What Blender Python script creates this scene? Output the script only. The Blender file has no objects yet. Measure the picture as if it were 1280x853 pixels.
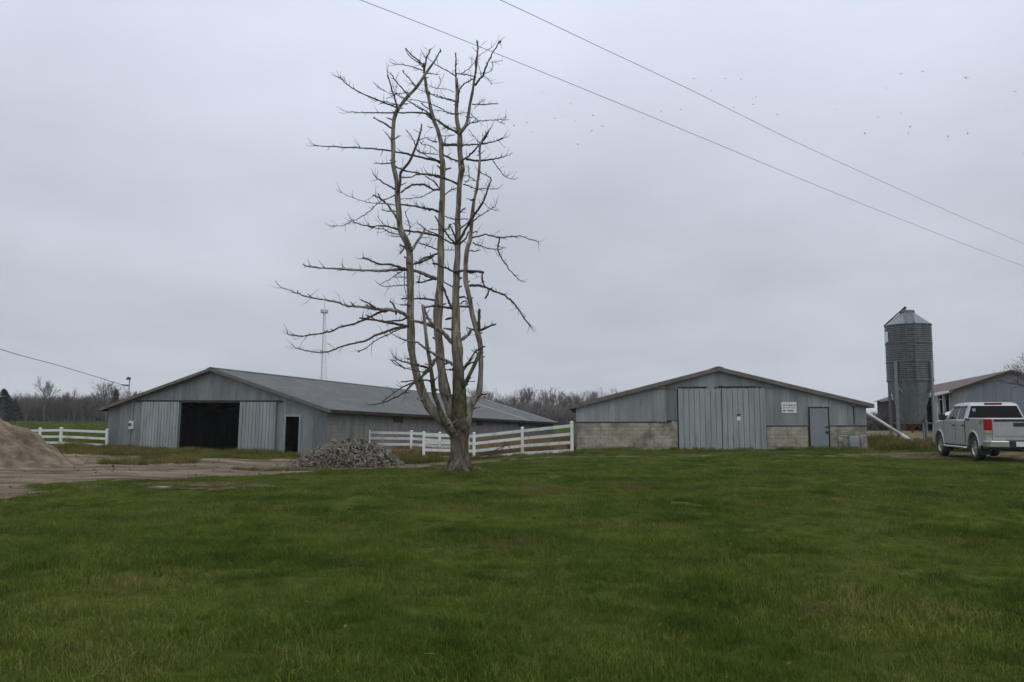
import bpy, bmesh, math, random
import numpy as np
from mathutils import Vector, Matrix, Euler, noise as mnoise

S = bpy.context.scene
COL = S.collection
R = math.radians
PI = math.pi

# ---------------------------------------------------------------- camera
F_PX, CX, CY, HORIZON, EYE = 1033.0, 640.0, 426.5, 522.0, 1.6
PITCH = math.atan((HORIZON - CY) / F_PX)
cam_data = bpy.data.cameras.new("camera")
cam_data.sensor_width = 36.0
cam_data.lens = F_PX / 1280.0 * 36.0
cam_data.clip_start = 0.1
cam_data.clip_end = 5000
cam = bpy.data.objects.new("camera", cam_data)
cam.location = (0, 0, EYE)
cam.rotation_euler = (R(90) + PITCH, 0, 0)
COL.objects.link(cam)
S.camera = cam

# ---------------------------------------------------------------- sky, sun, exposure
SUN_EL, SUN_AZ = R(50), R(150)
world = bpy.data.worlds.new("World")
S.world = world
world.use_nodes = True
wn, wl = world.node_tree.nodes, world.node_tree.links
wn.clear()
w_out = wn.new("ShaderNodeOutputWorld")
w_bg = wn.new("ShaderNodeBackground")
w_bg.inputs["Strength"].default_value = 0.1
w_sky = wn.new("ShaderNodeTexSky")
w_sky.sky_type = 'NISHITA'
w_sky.sun_disc = False
w_sky.sun_elevation = SUN_EL
w_sky.sun_rotation = SUN_AZ
w_tc = wn.new("ShaderNodeTexCoord")
w_sep = wn.new("ShaderNodeSeparateXYZ")
wl.new(w_tc.outputs["Generated"], w_sep.inputs[0])
# cloud deck: the view direction projected on a flat layer overhead
w_add = wn.new("ShaderNodeMath"); w_add.operation = 'ADD'; w_add.inputs[1].default_value = 0.22
w_abs = wn.new("ShaderNodeMath"); w_abs.operation = 'ABSOLUTE'
wl.new(w_sep.outputs["Z"], w_abs.inputs[0]); wl.new(w_abs.outputs[0], w_add.inputs[0])
w_div = wn.new("ShaderNodeVectorMath"); w_div.operation = 'DIVIDE'
w_cmb = wn.new("ShaderNodeCombineXYZ")
for k in range(3): wl.new(w_add.outputs[0], w_cmb.inputs[k])
wl.new(w_tc.outputs["Generated"], w_div.inputs[0]); wl.new(w_cmb.outputs[0], w_div.inputs[1])
w_n1 = wn.new("ShaderNodeTexNoise"); w_n1.inputs["Scale"].default_value = 1.15
w_n1.inputs["Detail"].default_value = 5; w_n1.inputs["Roughness"].default_value = 0.5
wl.new(w_div.outputs[0], w_n1.inputs["Vector"])
w_el = wn.new("ShaderNodeValToRGB")            # brightness against elevation (overcast: darker low, brighter overhead)
cr = w_el.color_ramp
cr.elements[0].position = 0.0; cr.elements[0].color = (0.465, 0.503, 0.56, 1)
cr.elements[1].position = 1.0; cr.elements[1].color = (0.79, 0.85, 0.94, 1)
for p, c in ((0.12, (0.455, 0.488, 0.548)), (0.26, (0.515, 0.552, 0.628)), (0.42, (0.615, 0.66, 0.765))):
    e = cr.elements.new(p); e.color = (*c, 1)
wl.new(w_sep.outputs["Z"], w_el.inputs[0])
w_mr = wn.new("ShaderNodeMapRange")
w_mr.inputs["From Min"].default_value = 0.25; w_mr.inputs["From Max"].default_value = 0.75
w_mr.inputs["To Min"].default_value = 9.1; w_mr.inputs["To Max"].default_value = 12.3
wl.new(w_n1.outputs["Fac"], w_mr.inputs["Value"])
w_sc = wn.new("ShaderNodeVectorMath"); w_sc.operation = 'SCALE'
wl.new(w_el.outputs["Color"], w_sc.inputs[0]); wl.new(w_mr.outputs[0], w_sc.inputs["Scale"])
w_mix = wn.new("ShaderNodeMix"); w_mix.data_type = 'RGBA'
w_mix.inputs["Factor"].default_value = 0.95
wl.new(w_sky.outputs[0], w_mix.inputs["A"]); wl.new(w_sc.outputs[0], w_mix.inputs["B"])
wl.new(w_mix.outputs["Result"], w_bg.inputs["Color"])
wl.new(w_bg.outputs[0], w_out.inputs[0])

sun_data = bpy.data.lights.new("sun", 'SUN')
sun_data.energy = 0.5
sun_data.angle = R(40)
sun_data.color = (1.0, 0.96, 0.9)
sun = bpy.data.objects.new("sun", sun_data)
sd = Vector((math.cos(SUN_EL) * math.sin(SUN_AZ), math.cos(SUN_EL) * math.cos(SUN_AZ), math.sin(SUN_EL)))
sun.rotation_euler = sd.to_track_quat('Z', 'Y').to_euler()
sun.location = (0, -20, 60)
COL.objects.link(sun)
S.view_settings.view_transform = 'Standard'
S.view_settings.look = 'None'
S.view_settings.exposure = 0.1
S.view_settings.gamma = 1.0
S.cycles.use_denoising = True
S.cycles.max_bounces = 6
S.cycles.diffuse_bounces = 3
S.cycles.transparent_max_bounces = 8

# ---------------------------------------------------------------- terrain
ANCH = np.array([
    (-40, -30, 0), (0, -30, 0), (40, -30, 0), (-20, 0, 0), (0, 0, 0), (20, 0, 0), (-10, 8, 0), (0, 8, 0), (10, 8, 0),
    (-9.8, 16, 0.0), (0, 16, 0), (10, 16, 0.02), (20, 16, 0.1), (-18, 24, -0.03), (-12, 27, -0.06), (-1.6, 25, 0.02), (8, 26, 0.02),
    (15.8, 28.2, 0.13), (16.4, 31.7, 0.11), (19, 29, 0.15), (24, 27, 0.2), (-8, 32.5, -0.38), (-4.8, 34.5, -0.40), (-15, 36, -0.16),
    (-22.3, 45.9, -0.10), (-15.7, 43.4, -0.20), (-9.1, 40.9, -0.30), (-4.3, 39.5, -0.38), (-1.8, 38.5, -0.36), (0.5, 38, -0.11),
    (2.5, 35, 0.11), (3.2, 40.5, 0.03), (10, 40, 0.02), (17, 40, 0.03), (3.7, 74.6, -0.75), (-9.6, 79.6, -0.6), (-24, 60, -0.1), (-5.6, 44, -0.34),
    (-3.8, 42.5, -0.38), (5, 47, 0.1), (5.5, 56, 0.15), (1, 56, -0.35), (22, 46, 0.31), (18, 44, 0.2), (26, 44, 0.3), (35, 62, 0.45), (45, 60, 0.5),
    (-27, 48, -0.05), (-60, 100, 0.1), (-78, 150, 0.62), (-40, 120, 0.3), (-110, 120, 0.5), (0, 150, -0.2), (60, 120, 0.5), (80, 200, 0.8),
    (-60, 260, 1.0), (60, 300, 1.0), (0, 300, 0.6), (-200, 300, 1.2), (200, 300, 1.2), (0, 700, 1.2), (-400, 600, 1.4), (400, 600, 1.4),
    (-300, 60, 0.6), (300, 60, 0.6), (-120, 0, 0.2), (120, 0, 0.3)], float)

def H(x, y):
    x = np.asarray(x, float); y = np.asarray(y, float)
    sh = x.shape; x = x.ravel(); y = y.ravel()
    num = np.zeros_like(x); den = np.zeros_like(x)
    for ax, ay, az in ANCH:
        w = 1.0 / ((x - ax) ** 2 + (y - ay) ** 2 + 6.0) ** 2
        num += w * az; den += w
    z = num / den
    z += 0.018 * np.sin(x * 0.9 + 1.3 * np.sin(y * 0.5)) * np.sin(y * 0.8 + 0.7) + 0.012 * np.sin(x * 2.1 + y * 1.3)
    return z.reshape(sh)

def h1(x, y): return float(H(np.array([x]), np.array([y]))[0])

def at(px, py, Y):
    v = (CY - py) / F_PX
    dy = math.cos(PITCH) - v * math.sin(PITCH)
    t = Y / dy
    return Vector(((px - CX) / F_PX * t, Y, EYE + t * (math.sin(PITCH) + v * math.cos(PITCH))))

def on_ground(px, py):
    Ys = np.arange(4, 200, 0.05)
    v = (CY - py) / F_PX
    dy = math.cos(PITCH) - v * math.sin(PITCH)
    t = Ys / dy
    X = (px - CX) / F_PX * t
    Z = EYE + t * (math.sin(PITCH) + v * math.cos(PITCH))
    d = Z - H(X, Ys)
    i = int(np.argmax(d < 0)) if (d < 0).any() else len(Ys) - 1
    return float(X[i]), float(Ys[i])

# ---------------------------------------------------------------- helpers
def tag(o, label=None, cat=None, group=None, kind=None):
    if label: o["label"] = label
    if cat: o["category"] = cat
    if group: o["group"] = group
    if kind: o["kind"] = kind
    return o

def empty(name, loc=(0, 0, 0), rot=(0, 0, 0), mat=None):
    o = bpy.data.objects.new(name, None)
    if mat is not None: o.matrix_world = mat
    else: o.location = loc; o.rotation_euler = rot
    o.empty_display_size = 0.3
    COL.objects.link(o)
    return o

class MB:
    def __init__(self): self.v = []; self.f = []
    def add(self, vs, fs):
        b = len(self.v)
        self.v.extend([tuple(v) for v in vs]); self.f.extend([tuple(i + b for i in f) for f in fs])
        return self
    def box(self, c, s, rot=None):
        hx, hy, hz = s[0] / 2, s[1] / 2, s[2] / 2
        vs = [Vector((x, y, z)) for x in (-hx, hx) for y in (-hy, hy) for z in (-hz, hz)]
        if rot is not None:
            m = Euler(rot).to_matrix() if not isinstance(rot, Matrix) else rot
            vs = [m @ v for v in vs]
        c = Vector(c)
        return self.add([v + c for v in vs], [(0, 1, 3, 2), (4, 6, 7, 5), (0, 4, 5, 1), (2, 3, 7, 6), (0, 2, 6, 4), (1, 5, 7, 3)])
    def span(self, a, b):
        return self.box([(a[i] + b[i]) / 2 for i in range(3)], [abs(b[i] - a[i]) for i in range(3)])
    def bar(self, p, q, w, h, up=(0, 0, 1)):
        p = Vector(p); q = Vector(q); d = (q - p); L = d.length; d.normalize()
        up = Vector(up)
        s = d.cross(up)
        if s.length < 1e-4: s = d.cross(Vector((1, 0, 0)))
        s.normalize(); u = s.cross(d)
        m = Matrix((s, d, u)).transposed()
        return self.box((p + q) / 2, (w, L, h), m)
    def tube(self, pts, rad, n=8, caps=True, seed=None, amp=0.0):
        pts = [Vector(p) for p in pts]
        if not isinstance(rad, (list, tuple)): rad = [rad] * len(pts)
        b = len(self.v)
        t0 = (pts[1] - pts[0]).normalized()
        a = t0.orthogonal().normalized()
        for i, p in enumerate(pts):
            t = (pts[min(i + 1, len(pts) - 1)] - pts[max(i - 1, 0)])
            if t.length < 1e-9: t = t0.copy()
            t.normalize()
            a = (a - t * a.dot(t))
            a = a.normalized() if a.length > 1e-6 else t.orthogonal().normalized()
            c = t.cross(a)
            for k in range(n):
                an = 2 * PI * k / n
                r = rad[i]
                if amp:
                    dv = a * math.cos(an) + c * math.sin(an)
                    q = p + dv * r
                    r *= 1 + amp * mnoise.noise(Vector((dv.x * 2.2 + (seed or 0), dv.y * 2.2, q.z * 0.9))) * 2
                self.v.append(tuple(p + (a * math.cos(an) + c * math.sin(an)) * r))
        for i in range(len(pts) - 1):
            for k in range(n):
                k2 = (k + 1) % n
                self.f.append((b + i * n + k, b + i * n + k2, b + (i + 1) * n + k2, b + (i + 1) * n + k))
        if caps:
            self.f.append(tuple(b + k for k in range(n))[::-1])
            self.f.append(tuple(b + (len(pts) - 1) * n + k for k in range(n)))
        return self
    def lathe(self, prof, n=32, c=(0, 0, 0)):
        b = len(self.v)
        for r, z in prof:
            for k in range(n):
                a = 2 * PI * k / n
                self.v.append((c[0] + r * math.cos(a), c[1] + r * math.sin(a), c[2] + z))
        for i in range(len(prof) - 1):
            for k in range(n):
                k2 = (k + 1) % n
                self.f.append((b + i * n + k, b + i * n + k2, b + (i + 1) * n + k2, b + (i + 1) * n + k))
        return self
    def prism(self, poly, axis, a, b_):
        n = len(poly)
        def P(q, t):
            return {'x': (t, q[0], q[1]), 'y': (q[0], t, q[1]), 'z': (q[0], q[1], t)}[axis]
        vs = [P(q, a) for q in poly] + [P(q, b_) for q in poly]
        fs = [tuple(range(n)), tuple(range(2 * n - 1, n - 1, -1))]
        fs += [(i, i + n, (i + 1) % n + n, (i + 1) % n) for i in range(n)]
        return self.add(vs, fs)
    def mesh(self, name, mat=None, smooth=False, fix=True):
        me = bpy.data.meshes.new(name)
        me.from_pydata(self.v, [], self.f)
        if fix:
            bm = bmesh.new(); bm.from_mesh(me)
            bmesh.ops.recalc_face_normals(bm, faces=bm.faces)
            bm.to_mesh(me); bm.free()
        if smooth:
            me.polygons.foreach_set("use_smooth", [True] * len(me.polygons))
        if mat: me.materials.append(mat)
        me.update()
        return me
    def build(self, name, mat=None, parent=None, smooth=False, fix=True, bevel=0, seg=2):
        o = bpy.data.objects.new(name, self.mesh(name, mat, smooth, fix))
        COL.objects.link(o)
        if parent is not None: o.parent = parent
        if bevel:
            m = o.modifiers.new("bevel", 'BEVEL'); m.width = bevel; m.segments = seg; m.limit_method = 'ANGLE'; m.angle_limit = R(35)
            m.harden_normals = False
        return o

def split_build(mb, name, mat=None, parent=None, **kw):
    """each connected piece of the builder becomes an object of its own"""
    par = list(range(len(mb.v)))
    def find(i):
        while par[i] != i: par[i] = par[par[i]]; i = par[i]
        return i
    for f in mb.f:
        for k in f[1:]: par[find(k)] = find(f[0])
    groups = {}
    for f in mb.f: groups.setdefault(find(f[0]), []).append(f)
    out = []
    for fs in groups.values():
        used = sorted({k for f in fs for k in f}); rem = {k: i for i, k in enumerate(used)}
        m2 = MB(); m2.v = [mb.v[k] for k in used]; m2.f = [tuple(rem[k] for k in f) for f in fs]
        out.append(m2.build(name, mat, parent, **kw))
    return out

def mesh_obj(name, me, parent=None, loc=None, rot=None, scale=None):
    o = bpy.data.objects.new(name, me); COL.objects.link(o)
    if parent is not None: o.parent = parent
    if loc is not None: o.location = loc
    if rot is not None: o.rotation_euler = rot
    if scale is not None: o.scale = scale
    return o

def copy_tree(o, parent=None):
    c = o.copy(); COL.objects.link(c); c.parent = parent
    for ch in list(o.children): copy_tree(ch, c)
    return c

# ---------------------------------------------------------------- materials
def new_mat(name):
    m = bpy.data.materials.new(name); m.use_nodes = True
    nt = m.node_tree; b = nt.nodes["Principled BSDF"]
    return m, nt, b

def ramp(nt, stops):
    r = nt.nodes.new("ShaderNodeValToRGB")
    cr = r.color_ramp
    while len(cr.elements) < len(stops): cr.elements.new(0.5)
    for e, (p, c) in zip(cr.elements, stops): e.position = p; e.color = (*c, 1)
    return r

def noise_node(nt, coord, scale, detail=5, rough=0.6, stretch=None):
    n = nt.nodes.new("ShaderNodeTexNoise")
    n.inputs["Scale"].default_value = scale; n.inputs["Detail"].default_value = detail; n.inputs["Roughness"].default_value = rough
    if stretch:
        mp = nt.nodes.new("ShaderNodeMapping"); mp.inputs["Scale"].default_value = stretch
        nt.links.new(coord, mp.inputs["Vector"]); nt.links.new(mp.outputs[0], n.inputs["Vector"])
    else: nt.links.new(coord, n.inputs["Vector"])
    return n

def mat_noise(name, stops, scale=4, rough=0.7, metal=0.0, stretch=None, bump=0.0, bscale=None, detail=6, vary=0.0, coord="Object", dirt=None, spec=None):
    """noise-driven colour; vary = per-object brightness change; dirt=(colour, scale, lo, hi, stretch) a second stain layer"""
    m, nt, b = new_mat(name)
    if coord == "World": co = nt.nodes.new("ShaderNodeNewGeometry").outputs["Position"]
    else: co = nt.nodes.new("ShaderNodeTexCoord").outputs[coord]
    n = noise_node(nt, co, scale, detail, 0.62, stretch)
    r = ramp(nt, stops); nt.links.new(n.outputs["Fac"], r.inputs[0])
    col = r.outputs["Color"]
    if dirt:
        n2 = noise_node(nt, co, dirt[1], 6, 0.65, dirt[4] if len(dirt) > 4 else None)
        mr = nt.nodes.new("ShaderNodeMapRange"); mr.inputs["From Min"].default_value = dirt[2]; mr.inputs["From Max"].default_value = dirt[3]
        nt.links.new(n2.outputs["Fac"], mr.inputs["Value"])
        mx = nt.nodes.new("ShaderNodeMix"); mx.data_type = 'RGBA'
        nt.links.new(mr.outputs[0], mx.inputs["Factor"]); nt.links.new(col, mx.inputs["A"]); mx.inputs["B"].default_value = (*dirt[0], 1)
        col = mx.outputs["Result"]
    if vary:
        oi = nt.nodes.new("ShaderNodeObjectInfo")
        mr = nt.nodes.new("ShaderNodeMapRange"); mr.inputs["To Min"].default_value = 1 - vary; mr.inputs["To Max"].default_value = 1 + vary
        nt.links.new(oi.outputs["Random"], mr.inputs["Value"])
        sc = nt.nodes.new("ShaderNodeVectorMath"); sc.operation = 'SCALE'
        nt.links.new(col, sc.inputs[0]); nt.links.new(mr.outputs[0], sc.inputs["Scale"]); col = sc.outputs[0]
    nt.links.new(col, b.inputs["Base Color"])
    b.inputs["Roughness"].default_value = rough; b.inputs["Metallic"].default_value = metal
    if spec is None and rough >= .85: spec = 0.06
    if spec is not None: b.inputs["Specular IOR Level"].default_value = spec
    if bump:
        nb = noise_node(nt, co, bscale or scale * 4, 6, 0.65, stretch)
        bp = nt.nodes.new("ShaderNodeBump"); bp.inputs["Strength"].default_value = 1.0; bp.inputs["Distance"].default_value = bump
        nt.links.new(nb.outputs["Fac"], bp.inputs["Height"]); nt.links.new(bp.outputs[0], b.inputs["Normal"])
    return m

def mat_flat(name, c, rough=0.5, metal=0.0, coat=0.0):
    m, nt, b = new_mat(name)
    tc = nt.nodes.new("ShaderNodeTexCoord")
    n = noise_node(nt, tc.outputs["Object"], 3.0, 5)
    r = ramp(nt, [(0.3, tuple(x * 0.88 for x in c)), (0.7, tuple(min(1, x * 1.08) for x in c))])
    nt.links.new(n.outputs["Fac"], r.inputs[0]); nt.links.new(r.outputs[0], b.inputs["Base Color"])
    b.inputs["Roughness"].default_value = rough; b.inputs["Metallic"].default_value = metal
    if coat: b.inputs["Coat Weight"].default_value = coat; b.inputs["Coat Roughness"].default_value = 0.08
    return m

M = {}
M['siding'] = mat_noise('weathered_siding', [(0.25, (.125, .143, .143)), (0.5, (.185, .207, .206)), (0.75, (.25, .272, .268))], 1.6, 0.55, 0.15, (1.6, 1.6, .22), vary=0.20,
                        dirt=((.105, .085, .065), 2.2, 0.55, 0.80, (2.5, 2.5, .25)))
M['siding2'] = mat_noise('galvanised_siding', [(0.25, (.18, .203, .202)), (0.5, (.255, .28, .278)), (0.75, (.34, .365, .36))], 1.6, 0.5, 0.15, (1.6, 1.6, .22), vary=0.17,
                         dirt=((.15, .125, .10), 1.8, 0.56, 0.80, (2.5, 2.5, .3)))
M['door_metal'] = mat_noise('galvanised_door_sheet', [(0.25, (.23, .265, .265)), (0.55, (.315, .355, .35)), (0.8, (.42, .46, .45))], 1.2, 0.4, 0.25, (2, 2, .25), vary=0.06,
                            dirt=((.17, .155, .135), 2.0, 0.54, 0.82, (2, 2, .4)))
M['door_green'] = mat_noise('dull_green_grey_door_sheet', [(0.25, (.215, .245, .243)), (0.55, (.295, .328, .323)), (0.8, (.385, .418, .412))], 1.2, 0.45, 0.15, (2, 2, .25), vary=0.05,
                            dirt=((.16, .15, .13), 2.0, 0.54, 0.82, (2, 2, .4)))
M['slate_door'] = mat_noise('slate_blue_door_paint', [(0.3, (.19, .22, .235)), (0.7, (.235, .265, .28))], 2, 0.5, 0.1)
M['block'] = mat_noise('concrete_block', [(0.2, (.24, .22, .165)), (0.5, (.375, .345, .27)), (0.8, (.49, .455, .365))], 2.5, 0.9, 0, None, 0.004, 40, vary=0.09,
                       dirt=((.11, .105, .078), 1.1, 0.46, 0.68), coord="World")
M['mortar'] = mat_noise('mortar', [(0.3, (.15, .14, .112)), (0.7, (.22, .205, .168))], 6, 0.95, bump=0.002)
M['fascia'] = mat_noise('weathered_fascia_board', [(0.3, (.10, .085, .07)), (0.7, (.19, .165, .14))], 3, 0.8, 0, None, 0.003, 14)
M['fascia_light'] = mat_noise('pale_weathered_board', [(0.3, (.22, .20, .18)), (0.7, (.33, .31, .28))], 3, 0.8, 0, None, 0.003, 14)
M['dark_wood'] = mat_noise('dark_timber', [(0.3, (.035, .028, .022)), (0.7, (.08, .065, .05))], 3, 0.85, bump=0.003)
M['interior'] = mat_noise('shade_dark_interior_timber', [(0.3, (.014, .012, .011)), (0.7, (.03, .026, .022))], 3, 0.9)  # timber colour taken near black to carry the shade indoors
M['white_vinyl'] = mat_noise('white_vinyl', [(0.3, (.74, .74, .72)), (0.7, (.82, .82, .80))], 3, 0.4, vary=0.06, dirt=((.40, .41, .32), 2.2, 0.50, 0.76))
M['white_paint'] = mat_flat('white_paint', (.75, .75, .74), 0.5)
M['black'] = mat_flat('black_plastic', (.02, .02, .02), 0.5)
M['rubber'] = mat_flat('tyre_rubber', (.022, .022, .022), 0.8)
M['galv'] = mat_noise('galvanised_steel', [(0.3, (.26, .29, .295)), (0.7, (.38, .41, .41))], 4, 0.4, 0.5)
M['leg_steel'] = mat_noise('weathered_leg_steel', [(0.3, (.17, .195, .20)), (0.7, (.25, .275, .28))], 3, 0.5, 0.2)
M['flashing'] = mat_noise('pale_flashing', [(0.3, (.36, .37, .36)), (0.7, (.48, .49, .48))], 3, 0.6, 0.1)
M['galv_dark'] = mat_noise('dark_galvanised_steel', [(0.3, (.080, .090, .091)), (0.7, (.138, .150, .150))], 3, 0.45, 0.3, (1.5, 1.5, .4))
M['wire'] = mat_flat('wire_insulation', (.16, .16, .165), 0.6)
M['rust'] = mat_noise('rust', [(0.3, (.14, .06, .04)), (0.7, (.25, .11, .07))], 6, 0.85)
M['red_roof'] = mat_noise('rusty_roof_sheet', [(0.25, (.055, .026, .020)), (0.5, (.095, .045, .036)), (0.8, (.16, .095, .08))], 1.2, 0.6, 0.1, (3, .5, 1), vary=0.14)
M['sand'] = mat_noise('coarse_sand', [(0.3, (.125, .094, .062)), (0.5, (.225, .178, .124)), (0.7, (.335, .276, .205))], 2.4, 0.95, 0, None, 0.10, 7, 9,
                      dirt=((.115, .088, .068), 0.8, 0.50, 0.68))
M['dirt'] = mat_noise('packed_dirt', [(0.28, (.080, .056, .035)), (0.47, (.185, .142, .096)), (0.72, (.34, .28, .21))], 0.75, 0.95, 0, (0.55, 1.5, 1), 0.05, 7, 9,
                      dirt=((.06, .042, .030), 0.7, 0.50, 0.68, (.35, 1.9, 1)))
M['brown_soil'] = mat_noise('brown_soil', [(0.25, (.06, .048, .022)), (0.5, (.13, .098, .055)), (0.75, (.23, .18, .12))], 1.2, 0.95, 0, None, 0.04, 8)
M['tan_yard'] = mat_noise('tan_bare_yard', [(0.25, (.13, .098, .056)), (0.75, (.24, .19, .12))], 0.5, 0.95, 0, None, 0.03, 5)
M['bark'] = mat_noise('dead_tree_bark', [(0.27, (.060, .048, .035)), (0.42, (.165, .138, .104)), (0.53, (.29, .255, .20)), (0.75, (.46, .42, .35))], 3.2, 0.9, 0, (3.5, 3.5, .55), 0.05, 7,
                      dirt=((.15, .085, .048), 1.3, 0.57, 0.72, (2.5, 2.5, .6)))
M['bark_trunk'] = mat_noise('old_trunk_bark', [(0.3, (.035, .027, .019)), (0.44, (.115, .094, .069)), (0.57, (.20, .17, .132)), (0.75, (.31, .275, .22))], 3.4, 0.95, 0, (3.2, 3.2, .5), 0.08, 7,
                        dirt=((.085, .055, .034), 1.3, 0.52, 0.68, (2.5, 2.5, .6)))
M['bark_mossy'] = mat_noise('mossy_lichen_bark', [(0.25, (.028, .026, .015)), (0.48, (.075, .068, .042)), (0.72, (.20, .185, .135))], 5, 0.95, 0, (1.5, 1.5, .8), 0.025, 12,
                            dirt=((.045, .055, .018), 3, 0.48, 0.66))
def _moss_fade():
    nt = M['bark_mossy'].node_tree; b = nt.nodes["Principled BSDF"]; src = b.inputs["Base Color"].links[0].from_socket
    tc = nt.nodes.new("ShaderNodeTexCoord"); sp = nt.nodes.new("ShaderNodeSeparateXYZ"); nt.links.new(tc.outputs["Object"], sp.inputs[0])
    n = noise_node(nt, tc.outputs["Object"], 3.0, 6, .65)
    ad = nt.nodes.new("ShaderNodeMath"); ad.operation = 'MULTIPLY_ADD'; ad.inputs[1].default_value = 2.2; nt.links.new(n.outputs["Fac"], ad.inputs[0]); nt.links.new(sp.outputs["Z"], ad.inputs[2])
    mr = nt.nodes.new("ShaderNodeMapRange"); mr.inputs["From Min"].default_value = 3.7; mr.inputs["From Max"].default_value = 4.9; nt.links.new(ad.outputs[0], mr.inputs["Value"])
    n2 = noise_node(nt, tc.outputs["Object"], 3.2, 6, .62, (3.5, 3.5, .55)); r = ramp(nt, [(0.27, (.060, .048, .035)), (0.42, (.175, .148, .112)), (0.55, (.265, .232, .185)), (0.75, (.40, .36, .30))]); nt.links.new(n2.outputs["Fac"], r.inputs[0])
    mx = nt.nodes.new("ShaderNodeMix"); mx.data_type = 'RGBA'; nt.links.new(mr.outputs[0], mx.inputs["Factor"]); nt.links.new(src, mx.inputs["A"]); nt.links.new(r.outputs[0], mx.inputs["B"]); nt.links.new(mx.outputs["Result"], b.inputs["Base Color"])
_moss_fade()
M['branch'] = mat_noise('backlit_branch_bark', [(0.25, (.045, .037, .03)), (0.7, (.115, .098, .08))], 5, 0.9, 0, None, 0.004, 20)  # bark darkened in colour to give the backlit look of branches against sky
M['bg_bark'] = mat_noise('haze_paled_bark', [(0.3, (.10, .085, .075)), (0.7, (.17, .15, .135))], 3, 0.95, vary=0.15)  # distance haze is mixed into this pale grey
M['bg_twig'] = mat_noise('haze_paled_twigs', [(0.3, (.11, .092, .08)), (0.7, (.18, .155, .14))], 3, 0.95, vary=0.2)  # twig colour lightened to carry the haze of distance
M['needles'] = mat_noise('dark_evergreen', [(0.3, (.022, .032, .02)), (0.7, (.05, .062, .036))], 3, 0.9, vary=0.2)
M['cedar'] = mat_noise('russet_cedar', [(0.3, (.07, .055, .035)), (0.7, (.13, .10, .065))], 3, 0.9)
M['rock'] = mat_noise('broken_concrete', [(0.2, (.075, .064, .048)), (0.5, (.14, .125, .10)), (0.8, (.27, .25, .215))], 3.5, 0.95, 0, None, 0.01, 18, vary=0.6, coord="World",
                      dirt=((.115, .088, .064), .55, 0.47, 0.62))
M['silver'] = mat_flat('silver_paint', (.43, .425, .41), 0.32, 0.35, 0.6)
M['car_white'] = mat_flat('white_car_paint', (.78, .78, .78), 0.3, 0.0, 0.6)
M['chrome'] = mat_flat('chrome', (.6, .6, .6), 0.18, 1.0)
M['alloy'] = mat_flat('alloy_wheel', (.55, .55, .56), 0.3, 0.8)
M['bird'] = mat_flat('dark_feathers', (.03, .03, .032), 0.8)

def mat_glass(name, c):
    m, nt, b = new_mat(name)
    b.inputs["Base Color"].default_value = (*c, 1); b.inputs["Roughness"].default_value = 0.06
    b.inputs["Transmission Weight"].default_value = 0.0; b.inputs["IOR"].default_value = 1.22
    return m
M['glass_dark'] = mat_glass('tinted_rear_glass', (.012, .012, .012))
M['glass'] = mat_glass('side_glass', (.022, .030, .027))
M['tail_red'] = mat_glass('red_lens', (.30, .012, .015))
M['lens_amber'] = mat_glass('pale_lens', (.42, .32, .22))
M['blue_sticker'] = mat_flat('blue_sticker', (.25, .3, .5), 0.5)
M['red_mark'] = mat_flat('red_badge', (.4, .03, .03), 0.4)
M['ink'] = mat_flat('faded_ink', (.17, .18, .185), 0.7)
M['bulb'], _nt, _b = new_mat('lit_bulb')
_b.inputs["Base Color"].default_value = (.8, .8, .75, 1)
_b.inputs["Emission Color"].default_value = (1, .97, .9, 1); _b.inputs["Emission Strength"].default_value = 0.55

def mat_roof():
    m, nt, b = new_mat('grey_shingle_roof')
    tc = nt.nodes.new("ShaderNodeTexCoord")
    n = noise_node(nt, tc.outputs["Object"], 0.7, 7, 0.65, (1, .5, 1))
    r = ramp(nt, [(0.3, (.098, .104, .102)), (0.7, (.145, .152, .148))]); nt.links.new(n.outputs["Fac"], r.inputs[0])
    br = nt.nodes.new("ShaderNodeTexBrick")
    br.inputs["Color1"].default_value = (.80, .80, .80, 1); br.inputs["Color2"].default_value = (1.1, 1.1, 1.1, 1); br.inputs["Mortar"].default_value = (.55, .55, .55, 1)
    br.inputs["Scale"].default_value = 1.0; br.inputs["Brick Width"].default_value = 0.5; br.inputs["Row Height"].default_value = 0.28; br.inputs["Mortar Size"].default_value = 0.012
    mp = nt.nodes.new("ShaderNodeMapping"); mp.inputs["Rotation"].default_value = (0, 0, R(90))
    nt.links.new(tc.outputs["Object"], mp.inputs[0]); nt.links.new(mp.outputs[0], br.inputs["Vector"])
    mx = nt.nodes.new("ShaderNodeMix"); mx.data_type = 'RGBA'; mx.blend_type = 'MULTIPLY'; mx.inputs["Factor"].default_value = 0.8
    nt.links.new(r.outputs[0], mx.inputs["A"]); nt.links.new(br.outputs[0], mx.inputs["B"]); nt.links.new(mx.outputs["Result"], b.inputs["Base Color"])
    b.inputs["Roughness"].default_value = 0.85
    bp = nt.nodes.new("ShaderNodeBump"); bp.inputs["Distance"].default_value = 0.01
    nt.links.new(br.outputs["Fac"], bp.inputs["Height"]); bp.invert = True; nt.links.new(bp.outputs[0], b.inputs["Normal"])
    return m
M['roof'] = mat_roof()

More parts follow.
